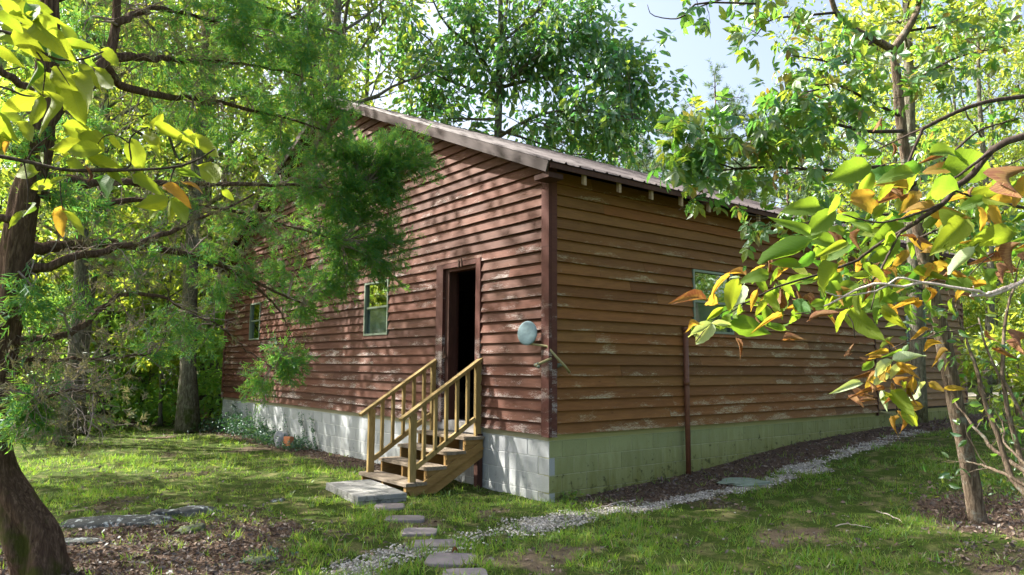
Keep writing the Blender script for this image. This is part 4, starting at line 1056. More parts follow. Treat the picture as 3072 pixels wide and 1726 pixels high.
# pines behind the right half of the roof -------------------------------------------------
def pine(h, r, nb, z0, rad, seed):
    global rng
    rng = np.random.default_rng(seed); random.seed(seed)
    b = MB(); zz = np.linspace(0, h, 12); P = np.stack([.1*np.sin(zz*.4+seed), .1*np.cos(zz*.5), zz], -1); b.tube(P, r*(1-zz/h*.88), 8, True, .08, seed)
    LP, LD = [], []
    for k in range(nb):
        z = z0+(h-z0)*k/nb; i = min(int(z/h*11), 10); p = P[i]+(P[i+1]-P[i])*(z/h*11-i); a = random.uniform(0, 6.28)
        L_ = rad*(1-.75*(z-z0)/(h-z0))*random.uniform(.6, 1.1)+.3
        Q = wob_line(p, (math.cos(a), math.sin(a), random.uniform(-.1, .45)), L_, 6, .13, .03); b.tube(Q, np.linspace(.035, .012, 7), 5, False)
        for _ in range(int(5+L_*5)):
            f = random.uniform(.35, 1)*5.99; i = int(f); q = Q[i]+(Q[i+1]-Q[i])*(f-i); R = wob_line(q, rdir(1, .25)[0]*[1, 1, .6]+unit(Q[-1]-Q[0])*.7, random.uniform(.3, .7), 3, .15, .05)
            b.tube(R, [.01, .008, .006, .004], 3, False)
            for _ in range(7):
                t = random.uniform(.3, 1); LP.append(R[0]+(R[-1]-R[0])*t+rng.normal(0, .05, 3)); LD.append(unit(R[-1]-R[0]))
    LP, LD = np.array(LP), np.array(LD)
    tv, tf = [], []
    for j in range(7):
        a = j*2*math.pi/7; d = np.array([.75, math.cos(a)*.65, math.sin(a)*.65]); w = np.cross(d, [0, 0, 1.]); w = unit(w)*.05
        n0 = len(tv); tv += [tuple(-w), tuple(w), tuple(d)]; tf.append((n0, n0+1, n0+2))
    return b.mesh('trunk', M['bark_pine'], True), leaves_mesh('crown', LP, unit(LD+rng.normal(0, .35, LP.shape)), rdir(len(LP)), rng.uniform(.16, .26, len(LP)), tv, tf, M['pine'])
PINE = [pine(13, .17, 46, 4.0, 3.0, 201), pine(15, .2, 52, 5.0, 3.3, 202)]
rng = np.random.default_rng(33); random.seed(33)
pl_ = [(1808, 31, 1.04, 'tall pine with an open rounded top standing clear against the sky'), (1545, 33, .93, 'short pine just right of the tall tree behind the roof'), (1650, 35, .86, 'pine low behind the middle of the long roof'), (1730, 38, .98, 'hazy pine between the short pines and the tall open topped pine'),
       (1900, 36, 1.0, 'pine beside the tall open topped pine, toward the yellow leaved tree'), (2000, 34, .85, 'pine behind the yellow leaved hickory'), (2080, 38, 1.0, 'distant pine behind the hickory trunk'), (1440, 38, .95, 'low pine seen through the branches of the tall tree'), (1600, 44, 1.15, 'far pine in the row behind the roof'), (1860, 44, .95, 'far pine behind the tall open topped pine')]
for k, (px, dep, sc, lab) in enumerate(pl_):
    p = at(px, 900, dep); tree(PINE[k % 2], p[0], p[1], lab, sc=sc, name='pine_tree', cat='pine', z=.4)
# bright trees and woods to the side of the house
for (px, dep, k, sc, lab) in ((2470, 21, 2, 1.0, 'bright yellow green tree in full sun beyond the end of the cabin'), (2330, 27, 2, 1.05, 'sunlit leafy tree behind the far corner of the cabin'), (2620, 26, 2, 1.1, 'bright leafy tree at the edge of the picture past the shrub'), (2180, 30, 0, 1.0, 'green tree rising behind the end of the roof'), (2520, 36, 1, 1.0, 'tall tree beyond the gravel drive'), (2290, 40, 3, 1.0, 'dark tree in the far woods past the cabin end')):
    p = at(px, 900, dep); tree(PROT[k], p[0], p[1], lab, sc=sc)
for k in range(18):
    p = at(random.uniform(2100, 2750), 900, random.uniform(34, 52)); tree(PROT[k % 4], p[0], p[1], 'leafy tree in the far woods past the end of the cabin', 'far trees past the drive', sc=random.uniform(.8, 1.1))
for k in range(14):
    p = at(random.uniform(2340, 2700), 950, random.uniform(22, 38)); tree(SAP[k % 2], p[0], p[1], 'leafy sapling beyond the lawn past the cabin end', 'saplings along the far side of the lawn', sc=random.uniform(.7, 1.1), name='sapling', cat='sapling')
for k in range(12):
    p = at(random.uniform(1150, 2150), 900, random.uniform(42, 56)); tree(PROT[k % 4] if k % 2 else PINE[k % 2], p[0], p[1], 'distant tree in the row behind the cabin roof', 'distant trees behind the roof', sc=random.uniform(.55, .72))
# undergrowth and far woods as masses
def mass(name, pts, rad, per, size, mat, label):
    P = []
    for (c, r) in zip(pts, rad):
        d = rdir(per)*rng.uniform(.35, 1, (per, 1))**.6; P.append(np.array(c)+d*np.array([r, r, r*.7]))
    P = np.concatenate(P); P = P[P[:, 2] > gh(P[:, 0], P[:, 1])]
    me = leaves_mesh(name, P, rdir(len(P), -.2), rdir(len(P), .7), size*rng.uniform(.6, 1.3, len(P)), LEAF2_V, LEAF2_F, M[mat])
    return tag(link(name, me), label, kind='stuff')
pts2, rad2 = [], []
for _ in range(820):
    dep = random.uniform(15.5, 34); p = at(random.uniform(-150, 640), 1000, dep)
    if p[1] < 12.9: continue
    r = random.uniform(.25, .8); pts2.append((p[0], p[1], float(gh(p[0], p[1]))+random.random()**1.6*3.2)); rad2.append(r)
mass('undergrowth', pts2, rad2, 60, .16, 'under', 'low leafy undergrowth on the floor of the woods')
pts2, rad2 = [], []
for _ in range(520):
    dep = random.uniform(44, 62); px = random.uniform(-400, 2900); p = at(px, 900, dep); hmax = 15 if (px < 1000 or px > 2150) else 6.5
    pts2.append((p[0], p[1], random.random()*hmax)); rad2.append(random.uniform(1.0, 2.4))
mass('far_woods', pts2, rad2, 110, .42, 'leaf_wood', 'far woods that close the view all round')

# ================================================================== CEDAR
rng = np.random.default_rng(77); random.seed(77)
def pxr(r, dep): return r*S_/FPX*dep
ced = empty('cedar_tree', at(120, 1447, 5.5), 'old red cedar leaning in from the edge, its long boughs hanging across the gable wall', 'cedar')
CT = [(135, 1560, .25), (122, 1490, .225), (95, 1390, .20), (55, 1300, .17), (8, 1210, .14), (-14, 1100, .125), (-8, 950, .115), (8, 850, .11), (26, 740, .105), (42, 620, .10), (68, 480, .092), (95, 380, .085), (112, 250, .075), (122, 100, .075), (126, -150, .06), (132, -500, .035), (140, -800, .015)]
P = spline([at(x, y, 5.5) for x, y, r in CT], 60); r = np.interp(np.linspace(0, 1, 60), np.linspace(0, 1, len(CT)), [c[2] for c in CT])
mb = MB(); mb.tube(P, r*.88, 36, True, .55, 5)
# root flare and a burl
for a, L_ in ((0.6, .5), (2.2, .45), (4.0, .5), (5.2, .4)):
    q = P[3]; e = np.array([math.cos(a)*L_, math.sin(a)*L_, -.25]); mb.tube(spline([q, q+e*.5+[0, 0, .03], q+e], 6), [.15, .13, .10, .07, .05, .03], 10, True, .3, 3)
stem2 = spline([at(x, y, d) for x, y, d in [(105, 330, 5.5), (180, 230, 5.6), (258, 162, 5.8), (285, 100, 5.9), (295, 0, 6.0), (300, -200, 6.1), (305, -420, 6.1)]], 24)
mb.tube(stem2, np.linspace(.055, .02, 24), 14, True, .3, 9)
build(mb, 'trunk', M['bark_cedar'], ced, True)
LM = [([(45, 640, 5.5), (110, 622, 5.7), (250, 612, 6.2), (400, 626, 6.7), (520, 652, 7.2), (620, 700, 7.7), (760, 765, 8.3)], .055),
      ([(42, 690, 5.5), (150, 660, 5.6), (300, 622, 6.0), (420, 588, 6.5), (480, 560, 6.8), (640, 490, 7.4)], .04),
      ([(100, 300, 5.5), (244, 172, 5.8), (305, 215, 6.1), (413, 244, 6.6), (503, 248, 7.1), (664, 284, 7.8), (820, 330, 8.3)], .045),
      ([(285, 140, 5.9), (380, 148, 6.3), (463, 150, 6.8), (600, 160, 7.4), (760, 190, 8.0)], .035),
      ([(30, 860, 5.5), (180, 838, 5.7), (251, 781, 6.0), (305, 745, 6.2), (413, 746, 6.6), (467, 781, 6.9), (557, 821, 7.4)], .03),
      ([(10, 905, 5.5), (110, 907, 5.7), (250, 902, 6.2), (380, 890, 6.7)], .026),
      ([(80, 440, 5.5), (215, 456, 6.0), (400, 462, 6.6), (600, 462, 7.3), (740, 466, 8.0), (900, 480, 8.5)], .04),
      ([(75, 470, 5.5), (200, 520, 6.0), (350, 500, 6.5), (520, 520, 7.2), (700, 560, 7.9), (860, 610, 8.5)], .035),
      ([(122, 0, 5.5), (300, -60, 6.2), (500, -30, 7.0), (700, 30, 7.9), (860, 90, 8.6)], .04),
      ([(124, -150, 5.5), (330, -200, 6.5), (560, -160, 7.6), (800, -120, 8.6)], .035),
      ([(290, 60, 5.9), (400, 20, 6.4), (560, 60, 7.2), (700, 110, 7.8)], .03),
      ([(2, 950, 5.5), (90, 1000, 5.3), (180, 980, 5.3), (260, 1000, 5.4)], .02),
      ([(100, 400, 5.5), (-120, 330, 5.4), (-400, 300, 5.6)], .04), ([(110, 250, 5.5), (-100, 120, 5.0), (-350, 60, 4.8)], .035), ([(60, 560, 5.5), (-150, 520, 5.2), (-300, 540, 5.0)], .03),
      ([(620, 700, 7.7), (700, 780, 8.0), (740, 860, 8.1)], .015), ([(557, 821, 7.4), (620, 880, 7.7), (700, 930, 7.9)], .012)]
mb = MB(); LIMB = []
for pl, r0 in LM:
    Q = spline([at(*p) for p in pl], 26)+rng.normal(0, .008, (26, 3)); Q[0] = at(*pl[0]); LIMB.append(Q); mb.tube(Q, np.linspace(r0, r0*.22, 26), 9, True, .35, len(LIMB))
build(mb, 'limb', M['bark_cedar'], ced, True)
AL = np.concatenate(LIMB)
CL = [(620, 110, 120, 7.3, 1), (740, 60, 110, 8, 1), (560, 20, 110, 7, 1), (470, 60, 90, 6.8, .6), (740, 210, 100, 8, 1), (820, 300, 90, 8.3, 1), (660, 230, 80, 7.7, .8), (820, 390, 80, 8.3, 1.1), (900, 400, 70, 8.5, 1.0), (1010, 345, 45, 8.5, 1.1), (960, 400, 60, 8.6, 1.2), (1050, 390, 45, 8.6, 1.2), (1000, 440, 60, 8.6, 1.2),
      (1085, 420, 28, 8.6, .9), (930, 500, 70, 8.6, 1.2), (1000, 500, 40, 8.6, 1), (870, 570, 70, 8.6, 1.1), (960, 590, 55, 8.7, 1.1), (1010, 625, 30, 8.7, .9), (990, 690, 26, 8.7, .7), (880, 650, 60, 8.6, 1.1), (960, 660, 40, 8.6, .8), (800, 500, 90, 8.4, 1.1), (780, 600, 75, 8.3, .9), (780, 720, 45, 8.5, .8), (720, 690, 45, 8.2, .7), (860, 715, 30, 8.5, .6), (770, 770, 25, 8.5, .6),
      (700, 480, 70, 7.9, .8), (640, 560, 60, 7.6, .5), (620, 690, 50, 7.6, .5), (560, 720, 40, 7.4, .35), (700, 900, 34, 7.9, .5), (650, 960, 30, 7.8, .4), (740, 930, 24, 7.9, .4), (480, 300, 70, 7, .35), (560, 350, 60, 7.4, .5), (400, 180, 60, 6.6, .3), (700, 330, 70, 7.9, .8), (870, 480, 70, 8.4, 1.0),
      (330, 60, 70, 6.4, .35), (-150, 250, 120, 5.4, .5), (600, -120, 150, 7.6, .8), (350, -180, 130, 6.6, .6), (800, -60, 120, 8.6, .8), (150, -250, 130, 5.8, .6), (450, 520, 50, 6.8, .25), (500, 640, 50, 7.0, .25), (440, 800, 50, 6.9, .25), (380, 880, 45, 6.7, .25), (500, 860, 40, 7.2, .25), (60, 1060, 26, 5.3, .5), (90, 1020, 26, 5.3, .4), (850, 170, 70, 8.4, .8), (700, 140, 80, 7.9, .9), (220, 90, 50, 5.9, .25), (60, 330, 40, 5.3, .35), (150, 500, 45, 5.6, .35), (250, 560, 40, 6.0, .35), (340, 680, 40, 6.3, .3), (200, 300, 45, 5.7, .4), (60, 760, 34, 5.3, .3), (150, 780, 40, 5.6, .25), (500, 180, 60, 7.0, .5)]
SP, SD, SC = [], [], []
mb = MB()
for (px, py, rad, dep, den) in CL:
    c = at(px, py, dep); R = pxr(rad, dep)
    j = np.argmin(np.linalg.norm(AL-c, axis=1)-.0*AL[:, 2]); a = AL[j]; hd = unit(c-a)
    nsub = max(3, int(4.4*den*(R/.35)))
    for _ in range(nsub):
        e = c+rdir(1)[0]*R*rng.uniform(.35, 1.0)*np.array([1, 1, .85]); mid = (a+e)/2+rng.normal(0, .05, 3)+[0, 0, .08]
        Q = spline([a+rng.normal(0, .02, 3), mid, e], 9); mb.tube(Q, np.linspace(.010, .003, 9), 4, False)
        for k in range(int(21*min(den, 1.0)+4)):
            f = rng.uniform(.42, 1.0)*7.99; i = int(f); q = Q[i]+(Q[i+1]-Q[i])*(f-i); t = unit(Q[i+1]-Q[i]); d = unit(t*.8+rdir(1)[0]*.9+[0, 0, -.15]); L_ = rng.uniform(.10, .24)
            W_ = q+d*L_
            if k % 2 == 0: mb.tube([q, q+d*L_*.6], [.0025, .0015], 3, False)
            for m_ in range(3):
                f2 = rng.uniform(.2, 1.05); SP.append(q+d*L_*f2+rng.normal(0, .028, 3)); SD.append(unit(d+rdir(1)[0]*.75))
build(mb, 'branchlet', M['twig_dead'], ced)
SP = np.array(SP); SD = np.array(SD); print('cedar sprays', len(SP))
# one spray: a feathery fan of scale-leaved strands
def spray(n, w, seed):
    g = np.random.default_rng(seed); tv, tf = [], []
    def strand(p, d, L_, w):
        s = unit(np.cross(d, [0, 0, 1.])+g.normal(0, .4, 3))*w; k = len(tv); tv.extend([tuple(p-s*.6), tuple(p+s*.6), tuple(p+d*L_*.6+s), tuple(p+d*L_)]); tf.append((k, k+1, k+2, k+3))
    strand(np.zeros(3), np.array([1., 0, 0]), 1.0, w)
    for k in range(n):
        x = .08+.8*k/n; a = (1 if k % 2 else -1)*g.uniform(.5, .95); d = unit(np.array([math.cos(a), math.sin(a)*.8, g.normal(0, .45)])); L_ = (.62-.35*x)*g.uniform(.8, 1.2)
        strand(np.array([x, 0, 0.]), d, L_, w)
    return np.array(tv), tf
tv, tf = spray(8, .052, 3)
link('foliage', leaves_mesh('foliage', SP, SD, rdir(len(SP), .6), rng.uniform(.085, .15, len(SP)), tv, tf, M['cedar']), None, ced)
# dead inner twigs: fine pale tangles along the boughs, with some dry sprays
mb = MB(); DP, DD = [], []
for li, Q in enumerate(LIMB[:11]+[LIMB[11]]*2):
    for _ in range(26 if li < 11 else 14):
        f = random.uniform(.06, .97)*24.9; i = int(f); p = Q[i]+(Q[i+1]-Q[i])*(f-i)
        W0 = wob_line(p, rdir(1, -.1)[0]+unit(Q[i+1]-Q[i])*.6, random.uniform(.22, .62), 6, .24, -.02); mb.tube(W0, np.linspace(.0052, .0018, 7), 3, False)
        for _ in range(4):
            j = random.randint(1, 5); W1 = wob_line(W0[j], unit(W0[j+1]-W0[j])+rdir(1)[0]*.9, random.uniform(.08, .28), 4, .28, -.02); mb.tube(W1, np.linspace(.003, .0012, 5), 3, False)
            if random.random() < .45: DP.append(W1[-1]); DD.append(unit(W1[-1]-W1[0]))
build(mb, 'dead_twig', M['twig_dead'], ced)
DP = np.array(DP); DP = np.concatenate([DP+rng.normal(0, .03, DP.shape) for _ in range(4)]); DD = np.tile(np.array(DD), (4, 1))
ctr = np.array([at(x, y, d) for x, y, d in ((620, 600, 7.5), (640, 500, 7.5), (560, 560, 7.1), (680, 440, 7.8), (600, 660, 7.5), (760, 450, 8.1), (90, 1000, 5.4), (120, 960, 5.4), (250, 980, 5.6))]); k = rng.integers(0, len(ctr), 500)
XP = ctr[k]+rng.normal(0, .18, (500, 3)); DP = np.concatenate([DP, XP]); DD = np.concatenate([DD, rdir(500)])
link('dry_spray', leaves_mesh('dry_spray', DP, DD+rng.normal(0, .5, DP.shape), rdir(len(DP), .4), rng.uniform(.05, .10, len(DP)), tv, tf, M['cedar_dry']), None, ced)

# ================================================================== HICKORY TREE at the side of the path
rng = np.random.default_rng(91); random.seed(91)
HK = [(2470, 1352, .115), (2460, 1320, .10), (2446, 1250, .09), (2424, 1120, .084), (2400, 1000, .083), (2372, 860, .078), (2346, 740, .074), (2322, 640, .07), (2300, 520, .064), (2278, 400, .058), (2262, 290, .054), (2256, 215, .05), (2245, 126, .045)]
hb = at(2462, 1340, 7.15); hk = empty('hickory_tree', hb, 'slender rough barked hickory leaning beside the gravel path, leaves turning yellow', 'tree')
P = spline([at(x, y, 7.15) for x, y, r in HK], 44); r = np.interp(np.linspace(0, 1, 44), np.linspace(0, 1, len(HK)), [c[2] for c in HK])
P[0][2] -= .1
mb = MB(); mb.tube(P, r*.86, 20, True, .28, 4)
for pl, r0, r1 in ([[(2245, 126, 7.15), (2200, 100, 7.1), (2156, 79, 7.0), (2102, 32, 6.9), (2080, -60, 6.8)], .04, .02], [[(2245, 126, 7.15), (2278, 79, 7.2), (2300, 40, 7.2), (2312, 0, 7.3), (2330, -200, 7.4), (2340, -380, 7.4)], .04, .015]): mb.tube(spline([at(*p) for p in pl], 14), np.linspace(r0, r1, 14), 9, True, .2, 3)
build(mb, 'trunk', M['bark_hick'], hk, True)
T = Tree()
HL = [([(2260, 290, 7.1), (2180, 250, 6.6), (2110, 215, 6.2), (2050, 215, 5.9)], .018), ([(2270, 330, 7.1), (2170, 330, 6.7), (2050, 300, 6.4), (1950, 320, 6.1), (1880, 345, 5.9)], .020), ([(2285, 420, 7.1), (2200, 420, 6.8), (2080, 430, 6.5), (1960, 420, 6.2), (1850, 425, 6.0), (1740, 440, 5.9)], .020),
      ([(2060, 225, 5.9), (2000, 240, 5.8), (1960, 270, 5.7)], .008), ([(2102, 32, 6.9), (2020, 40, 6.6), (1940, 50, 6.3), (1900, 90, 6.2)], .014), ([(2200, 100, 7.1), (2120, 160, 6.7), (2060, 150, 6.4), (1990, 140, 6.3)], .014), ([(2080, -60, 6.8), (1980, -30, 6.4), (1850, -10, 6.1), (1780, 10, 6.0), (1730, 30, 5.9)], .015),
      ([(2258, 230, 7.15), (2340, 180, 7.2), (2420, 140, 7.3), (2520, 120, 7.4)], .018), ([(2278, 79, 7.2), (2380, 60, 7.4), (2480, 20, 7.5)], .015), ([(2290, 470, 7.1), (2380, 400, 7.2), (2460, 330, 7.3), (2560, 300, 7.5)], .02), ([(2300, 540, 7.1), (2220, 540, 6.7), (2120, 560, 6.4), (2000, 560, 6.2), (1880, 540, 6.0)], .016),
      ([(2310, 600, 7.1), (2400, 560, 6.9), (2500, 540, 6.8)], .014), ([(2312, 0, 7.3), (2400, -60, 7.5), (2500, -100, 7.6)], .015), ([(2080, 430, 6.5), (2030, 350, 6.3), (1960, 330, 6.1), (1900, 340, 6.0)], .01), ([(1930, 300, 6.1), (1870, 345, 5.9), (1800, 350, 5.8), (1760, 360, 5.8)], .007), ([(1850, 425, 6.0), (1780, 400, 5.9), (1720, 350, 5.8)], .008), ([(2345, 740, 7.1), (2250, 700, 6.9), (2150, 690, 6.8), (2080, 660, 6.7)], .012)]
for pl, r0 in HL:
    Q = spline([at(*p) for p in pl], 12); T.limb(Q, r0, r0*.3, 7); sky_side = pl[-1][1] < 120 and pl[-1][0] < 2000; T.twigs(Q, .12, int(1+len(pl)) if sky_side else int(2+1.5*len(pl)), .22 if sky_side else .42, r0*.3, 1 if sky_side else 2, 1.0, 1, .02, .03, .16)
T2 = Tree()   # bare thin twigs to the open sky
Q = spline([at(*p) for p in [(1900, 10, 6.0), (1760, 8, 5.9), (1720, 40, 5.9), (1690, 48, 5.9), (1640, 38, 5.9), (1628, 12, 5.9)]], 14); T.limb(Q, .010, .003, 4)
build(T.b, 'limb', M['twig_dark'], hk, True)
HP, HD = np.array(T.LP), np.array(T.LD)
HP = np.concatenate([HP, [at(1720, 55, 5.9), at(1700, 75, 5.9)]]); HD = np.concatenate([HD, [unit(-UP+RT*.2), unit(-UP-RT*.5)]])
print('hickory compound leaves', len(HP))
def compound(n=5, seg=4):
    tv, tf = [], []
    def lf(base, ang, L_, dz):
        c, s_ = math.cos(ang), math.sin(ang); k = len(tv)
        for (x, y, z) in LEAF4_V: x2, y2, z2 = x*L_, y*L_*1.15, z*L_-dz*x*L_; tv.append((base[0]+c*x2-s_*y2, base[1]+s_*x2+c*y2, base[2]+z2))
        for f in LEAF4_F: tf.append(tuple(i+k for i in f))
    k = len(tv); tv.extend([(0, -.012, 0), (0, .012, 0), (.42, .006, 0), (.42, -.006, 0)]); tf.append((k, k+3, k+2, k+1))
    lf((.42, 0, 0), 0, .62, .35)
    for s_ in (1, -1): lf((.40, 0, 0), s_*.95, .52, .45)
    if n > 3:
        for s_ in (1, -1): lf((.24, 0, 0), s_*1.25, .36, .5)
    return np.array(tv), tf
ctv, ctf = compound(); HDd = unit(HD+rng.normal(0, .45, HD.shape)+[0, 0, -.45]); HN = unit(rdir(len(HD), 1.1)); sz = rng.uniform(.12, .21, len(HP))
order = np.argsort([np.dot(p-CAM, FW) for p in HP]); nshow = 280
cme = mesh_np('leaf', ctv, [np.array([f for f in ctf if len(f) == 4]), np.array([f for f in ctf if len(f) == 3])], None)
M['leaf_hick1'] = leaf_mat('hickory leaf single', [(.03, .10, .025), (.045, .12, .02), (.07, .15, .02), (.12, .17, .025), (.04, .12, .03), (.07, .14, .02), (.15, .10, .03)], [(.14, .40, .05), (.22, .48, .05), (.34, .54, .05), (.50, .56, .05), (.16, .42, .07), (.30, .52, .05), (.42, .26, .05)], .5, .07, 'object')
cme.materials.append(M['leaf_hick1'])
def frame_mat(p, d, n, sc):
    d = unit(d); n = unit(n-d*np.dot(n, d)); b = np.cross(n, d)
    return Matrix(((d[0]*sc, b[0]*sc, n[0]*sc, p[0]), (d[1]*sc, b[1]*sc, n[1]*sc, p[1]), (d[2]*sc, b[2]*sc, n[2]*sc, p[2]), (0, 0, 0, 1)))
for i in order[:nshow]: link('leaf', cme, None, hk, frame_mat(HP[i], HDd[i], HN[i], sz[i]))
k = order[nshow:]
tag(link('leaves', leaves_mesh('leaves', HP[k], HDd[k], HN[k], sz[k], ctv, ctf, M['leaf_hick']), None, hk), kind='stuff')
# pale second trunk just behind
p = at(2285, 1150, 10.5); s2 = empty('tree', (p[0], p[1], .35), 'pale slim trunk rising just behind the upper stem of the hickory', 'tree')
T = Tree(); Q = spline([at(*q) for q in [(2315, 1060, 10.5), (2300, 700, 10.5), (2290, 400, 10.5), (2286, 200, 10.5), (2280, 0, 10.5), (2275, -300, 10.5)]], 22); T.b.tube(Q, np.linspace(.10, .045, 22), 12, True, .1, 8)
for f in np.linspace(.62, .98, 9):
    i = int(f*20); a = random.uniform(0, 6.28); R = wob_line(Q[i], (math.cos(a), math.sin(a), .4), random.uniform(.8, 1.7), 6, .14, .02); T.limb(R, .022, .006, 5); T.twigs(R, .2, 7, .6, .006, 6, .9, 1, 0, .03, .2)
build(T.b, 'trunk', M['bark_grey'], s2, True); link('crown', T.foliage('crown', None, M['leaf_bright'], .13, LEAF4_V, LEAF4_F, .5, .7), None, s2)

# ================================================================== SHRUBS by the right edge
def shrub(stems, label, mat, n2, lsz, cat='shrub', name='shrub', bark='bark_hick', lvs=4):
    root = empty(name, at(*stems[0][0][0]), label, cat); T = Tree()
    for pl, r0 in stems:
        Q = spline([at(*p) for p in pl], 14)+rng.normal(0, .006, (14, 3)); T.limb(Q, r0, r0*.3, 8, .2, 2); T.twigs(Q, .35, n2, .5, r0*.25, lvs, .9, 1, .02)
    build(T.b, 'stem', M[bark], root, True)
    if T.LP: link('leaves', T.foliage('leaves', None, M[mat], lsz, LEAF4_V, LEAF4_F, .4, .9), None, root)
shrub([([(2600, 1260, 6.2), (2540, 1190, 6.4), (2480, 1010, 6.6), (2440, 880, 6.7), (2400, 770, 6.8)], .03), ([(2600, 1240, 6.2), (2560, 1130, 6.4), (2520, 960, 6.5), (2530, 800, 6.6), (2560, 690, 6.7)], .028), ([(2600, 1200, 6.2), (2500, 1130, 6.6), (2440, 1060, 6.9), (2400, 1010, 7.0)], .022), ([(2620, 1130, 6.2), (2560, 1020, 6.4), (2490, 900, 6.5), (2460, 800, 6.6)], .02)], 'many stemmed shrub with thin crooked branches at the edge past the hickory trunk', 'leaf_hick', 2, .10)
shrub([([(2640, 1250, 5.4), (2500, 1180, 5.8), (2430, 1160, 6.2)], .018), ([(2660, 1230, 5.4), (2540, 1130, 5.8), (2520, 1060, 6.2)], .014)], 'low fallen branch with bare twigs lying toward the foot of the hickory', 'leaf_hick', 3, .08, 'branch', 'fallen_branch', lvs=1)
shrub([([(2560, 1050, 11), (2540, 960, 11), (2500, 860, 11)], .02), ([(2560, 1050, 11), (2590, 940, 11), (2580, 820, 11)], .02), ([(2480, 1060, 12), (2460, 960, 12), (2450, 880, 12)], .016)], 'leafy green bush behind the crooked shrub beside the lawn', 'leaf_bright', 11, .13, lvs=6)

# ================================================================== FOREGROUND LEAVES
rng = np.random.default_rng(303); random.seed(303)
def big_leaf(seed, curl=0.0, wid=.25, droop=.25, fold=.25):
    g = np.random.default_rng(seed); nu, nv = 10, 6; V, UV = [], []
    for i in range(nu+1):
        u = i/nu; w = wid*2.75*(u**.70)*((1-u)**(.95+.25*(seed % 2)))*(1+.10*math.sin(u*7+seed*1.7))*(1+.05*math.sin(u*31+seed)) if 0 < u < 1 else .003
        for j in range(nv+1):
            v = -1+2*j/nv; y = v*w; z = fold*abs(y)-droop*u*u*.75+.05*math.sin(u*6+seed)*v+.02*math.sin(u*9+v*2+seed)+curl*(v*v)*w*1.2+.015*math.sin(u*26)*abs(v)
            x = u*(1-.12*droop)
            if curl: a = curl*2.2*v; y = w*.8*math.sin(a)/max(.5, abs(curl)*2.2); z += w*(1-math.cos(a))/max(.5, abs(curl)*2.2)*1.2; z += .12*math.sin(u*5+seed)
            V.append((x, y, z)); UV.append((u, .5+.5*v))
    F = [(i*(nv+1)+j, (i+1)*(nv+1)+j, (i+1)*(nv+1)+j+1, i*(nv+1)+j+1) for i in range(nu) for j in range(nv)]
    k = len(V); V += [(-.10, -.006, 0), (-.10, .006, 0), (.02, .006, 0), (.02, -.006, 0)]; UV += [(0, .5)]*4; F.append((k, k+3, k+2, k+1))
    return V, np.array(F), UV
SHAPES = {'flat': [(1, 0, .24, .3, .3), (2, 0, .27, .5, .45), (3, .35, .24, .25, .45), (4, 0, .29, .45, .25), (7, .25, .21, .6, .5), (8, 0, .30, .7, .5)], 'curl': [(5, .75, .2, .5, .2), (6, .55, .24, .6, .3)]}
FGM = {}
def fg_mesh(kind, col, idx):
    key = (kind, col, idx)
    if key not in FGM:
        V, F, UV = big_leaf(SHAPES[kind][idx][0], SHAPES[kind][idx][1], SHAPES[kind][idx][2], SHAPES[kind][idx][3], SHAPES[kind][idx][4]); FGM[key] = mesh_np('leaf', V, F, FG[col], True, UV)
    return FGM[key]
def fgleaf(b, t, dep, col, parent, face=1.5, dz=0.0):
    p = at(b[0], b[1], dep); q = at(t[0], t[1], dep+dz+random.uniform(-.045, .045)); d = q-p; L_ = np.linalg.norm(d)
    n = -FW*face*(1 if random.random() < .5 else -1)+np.array([0, 0, .55])+rng.normal(0, .38, 3)
    kind = 'curl' if col == 'b' or (col == 'o' and random.random() < .45) else 'flat'
    me = fg_mesh(kind, col, random.randrange(len(SHAPES[kind])))
    return link('leaf', me, None, parent, frame_mat(p, d, n, L_))
k0 = 2.784
LB = empty('hickory_branch', at(-250, 420, 2.0), 'sunlit yellow green hickory branch hanging in from the left edge before the cedar', 'branch')
def Z1(L): return [((a/k0, b/k0), (c/k0, d/k0), e) for a, b, c, d, e in L]
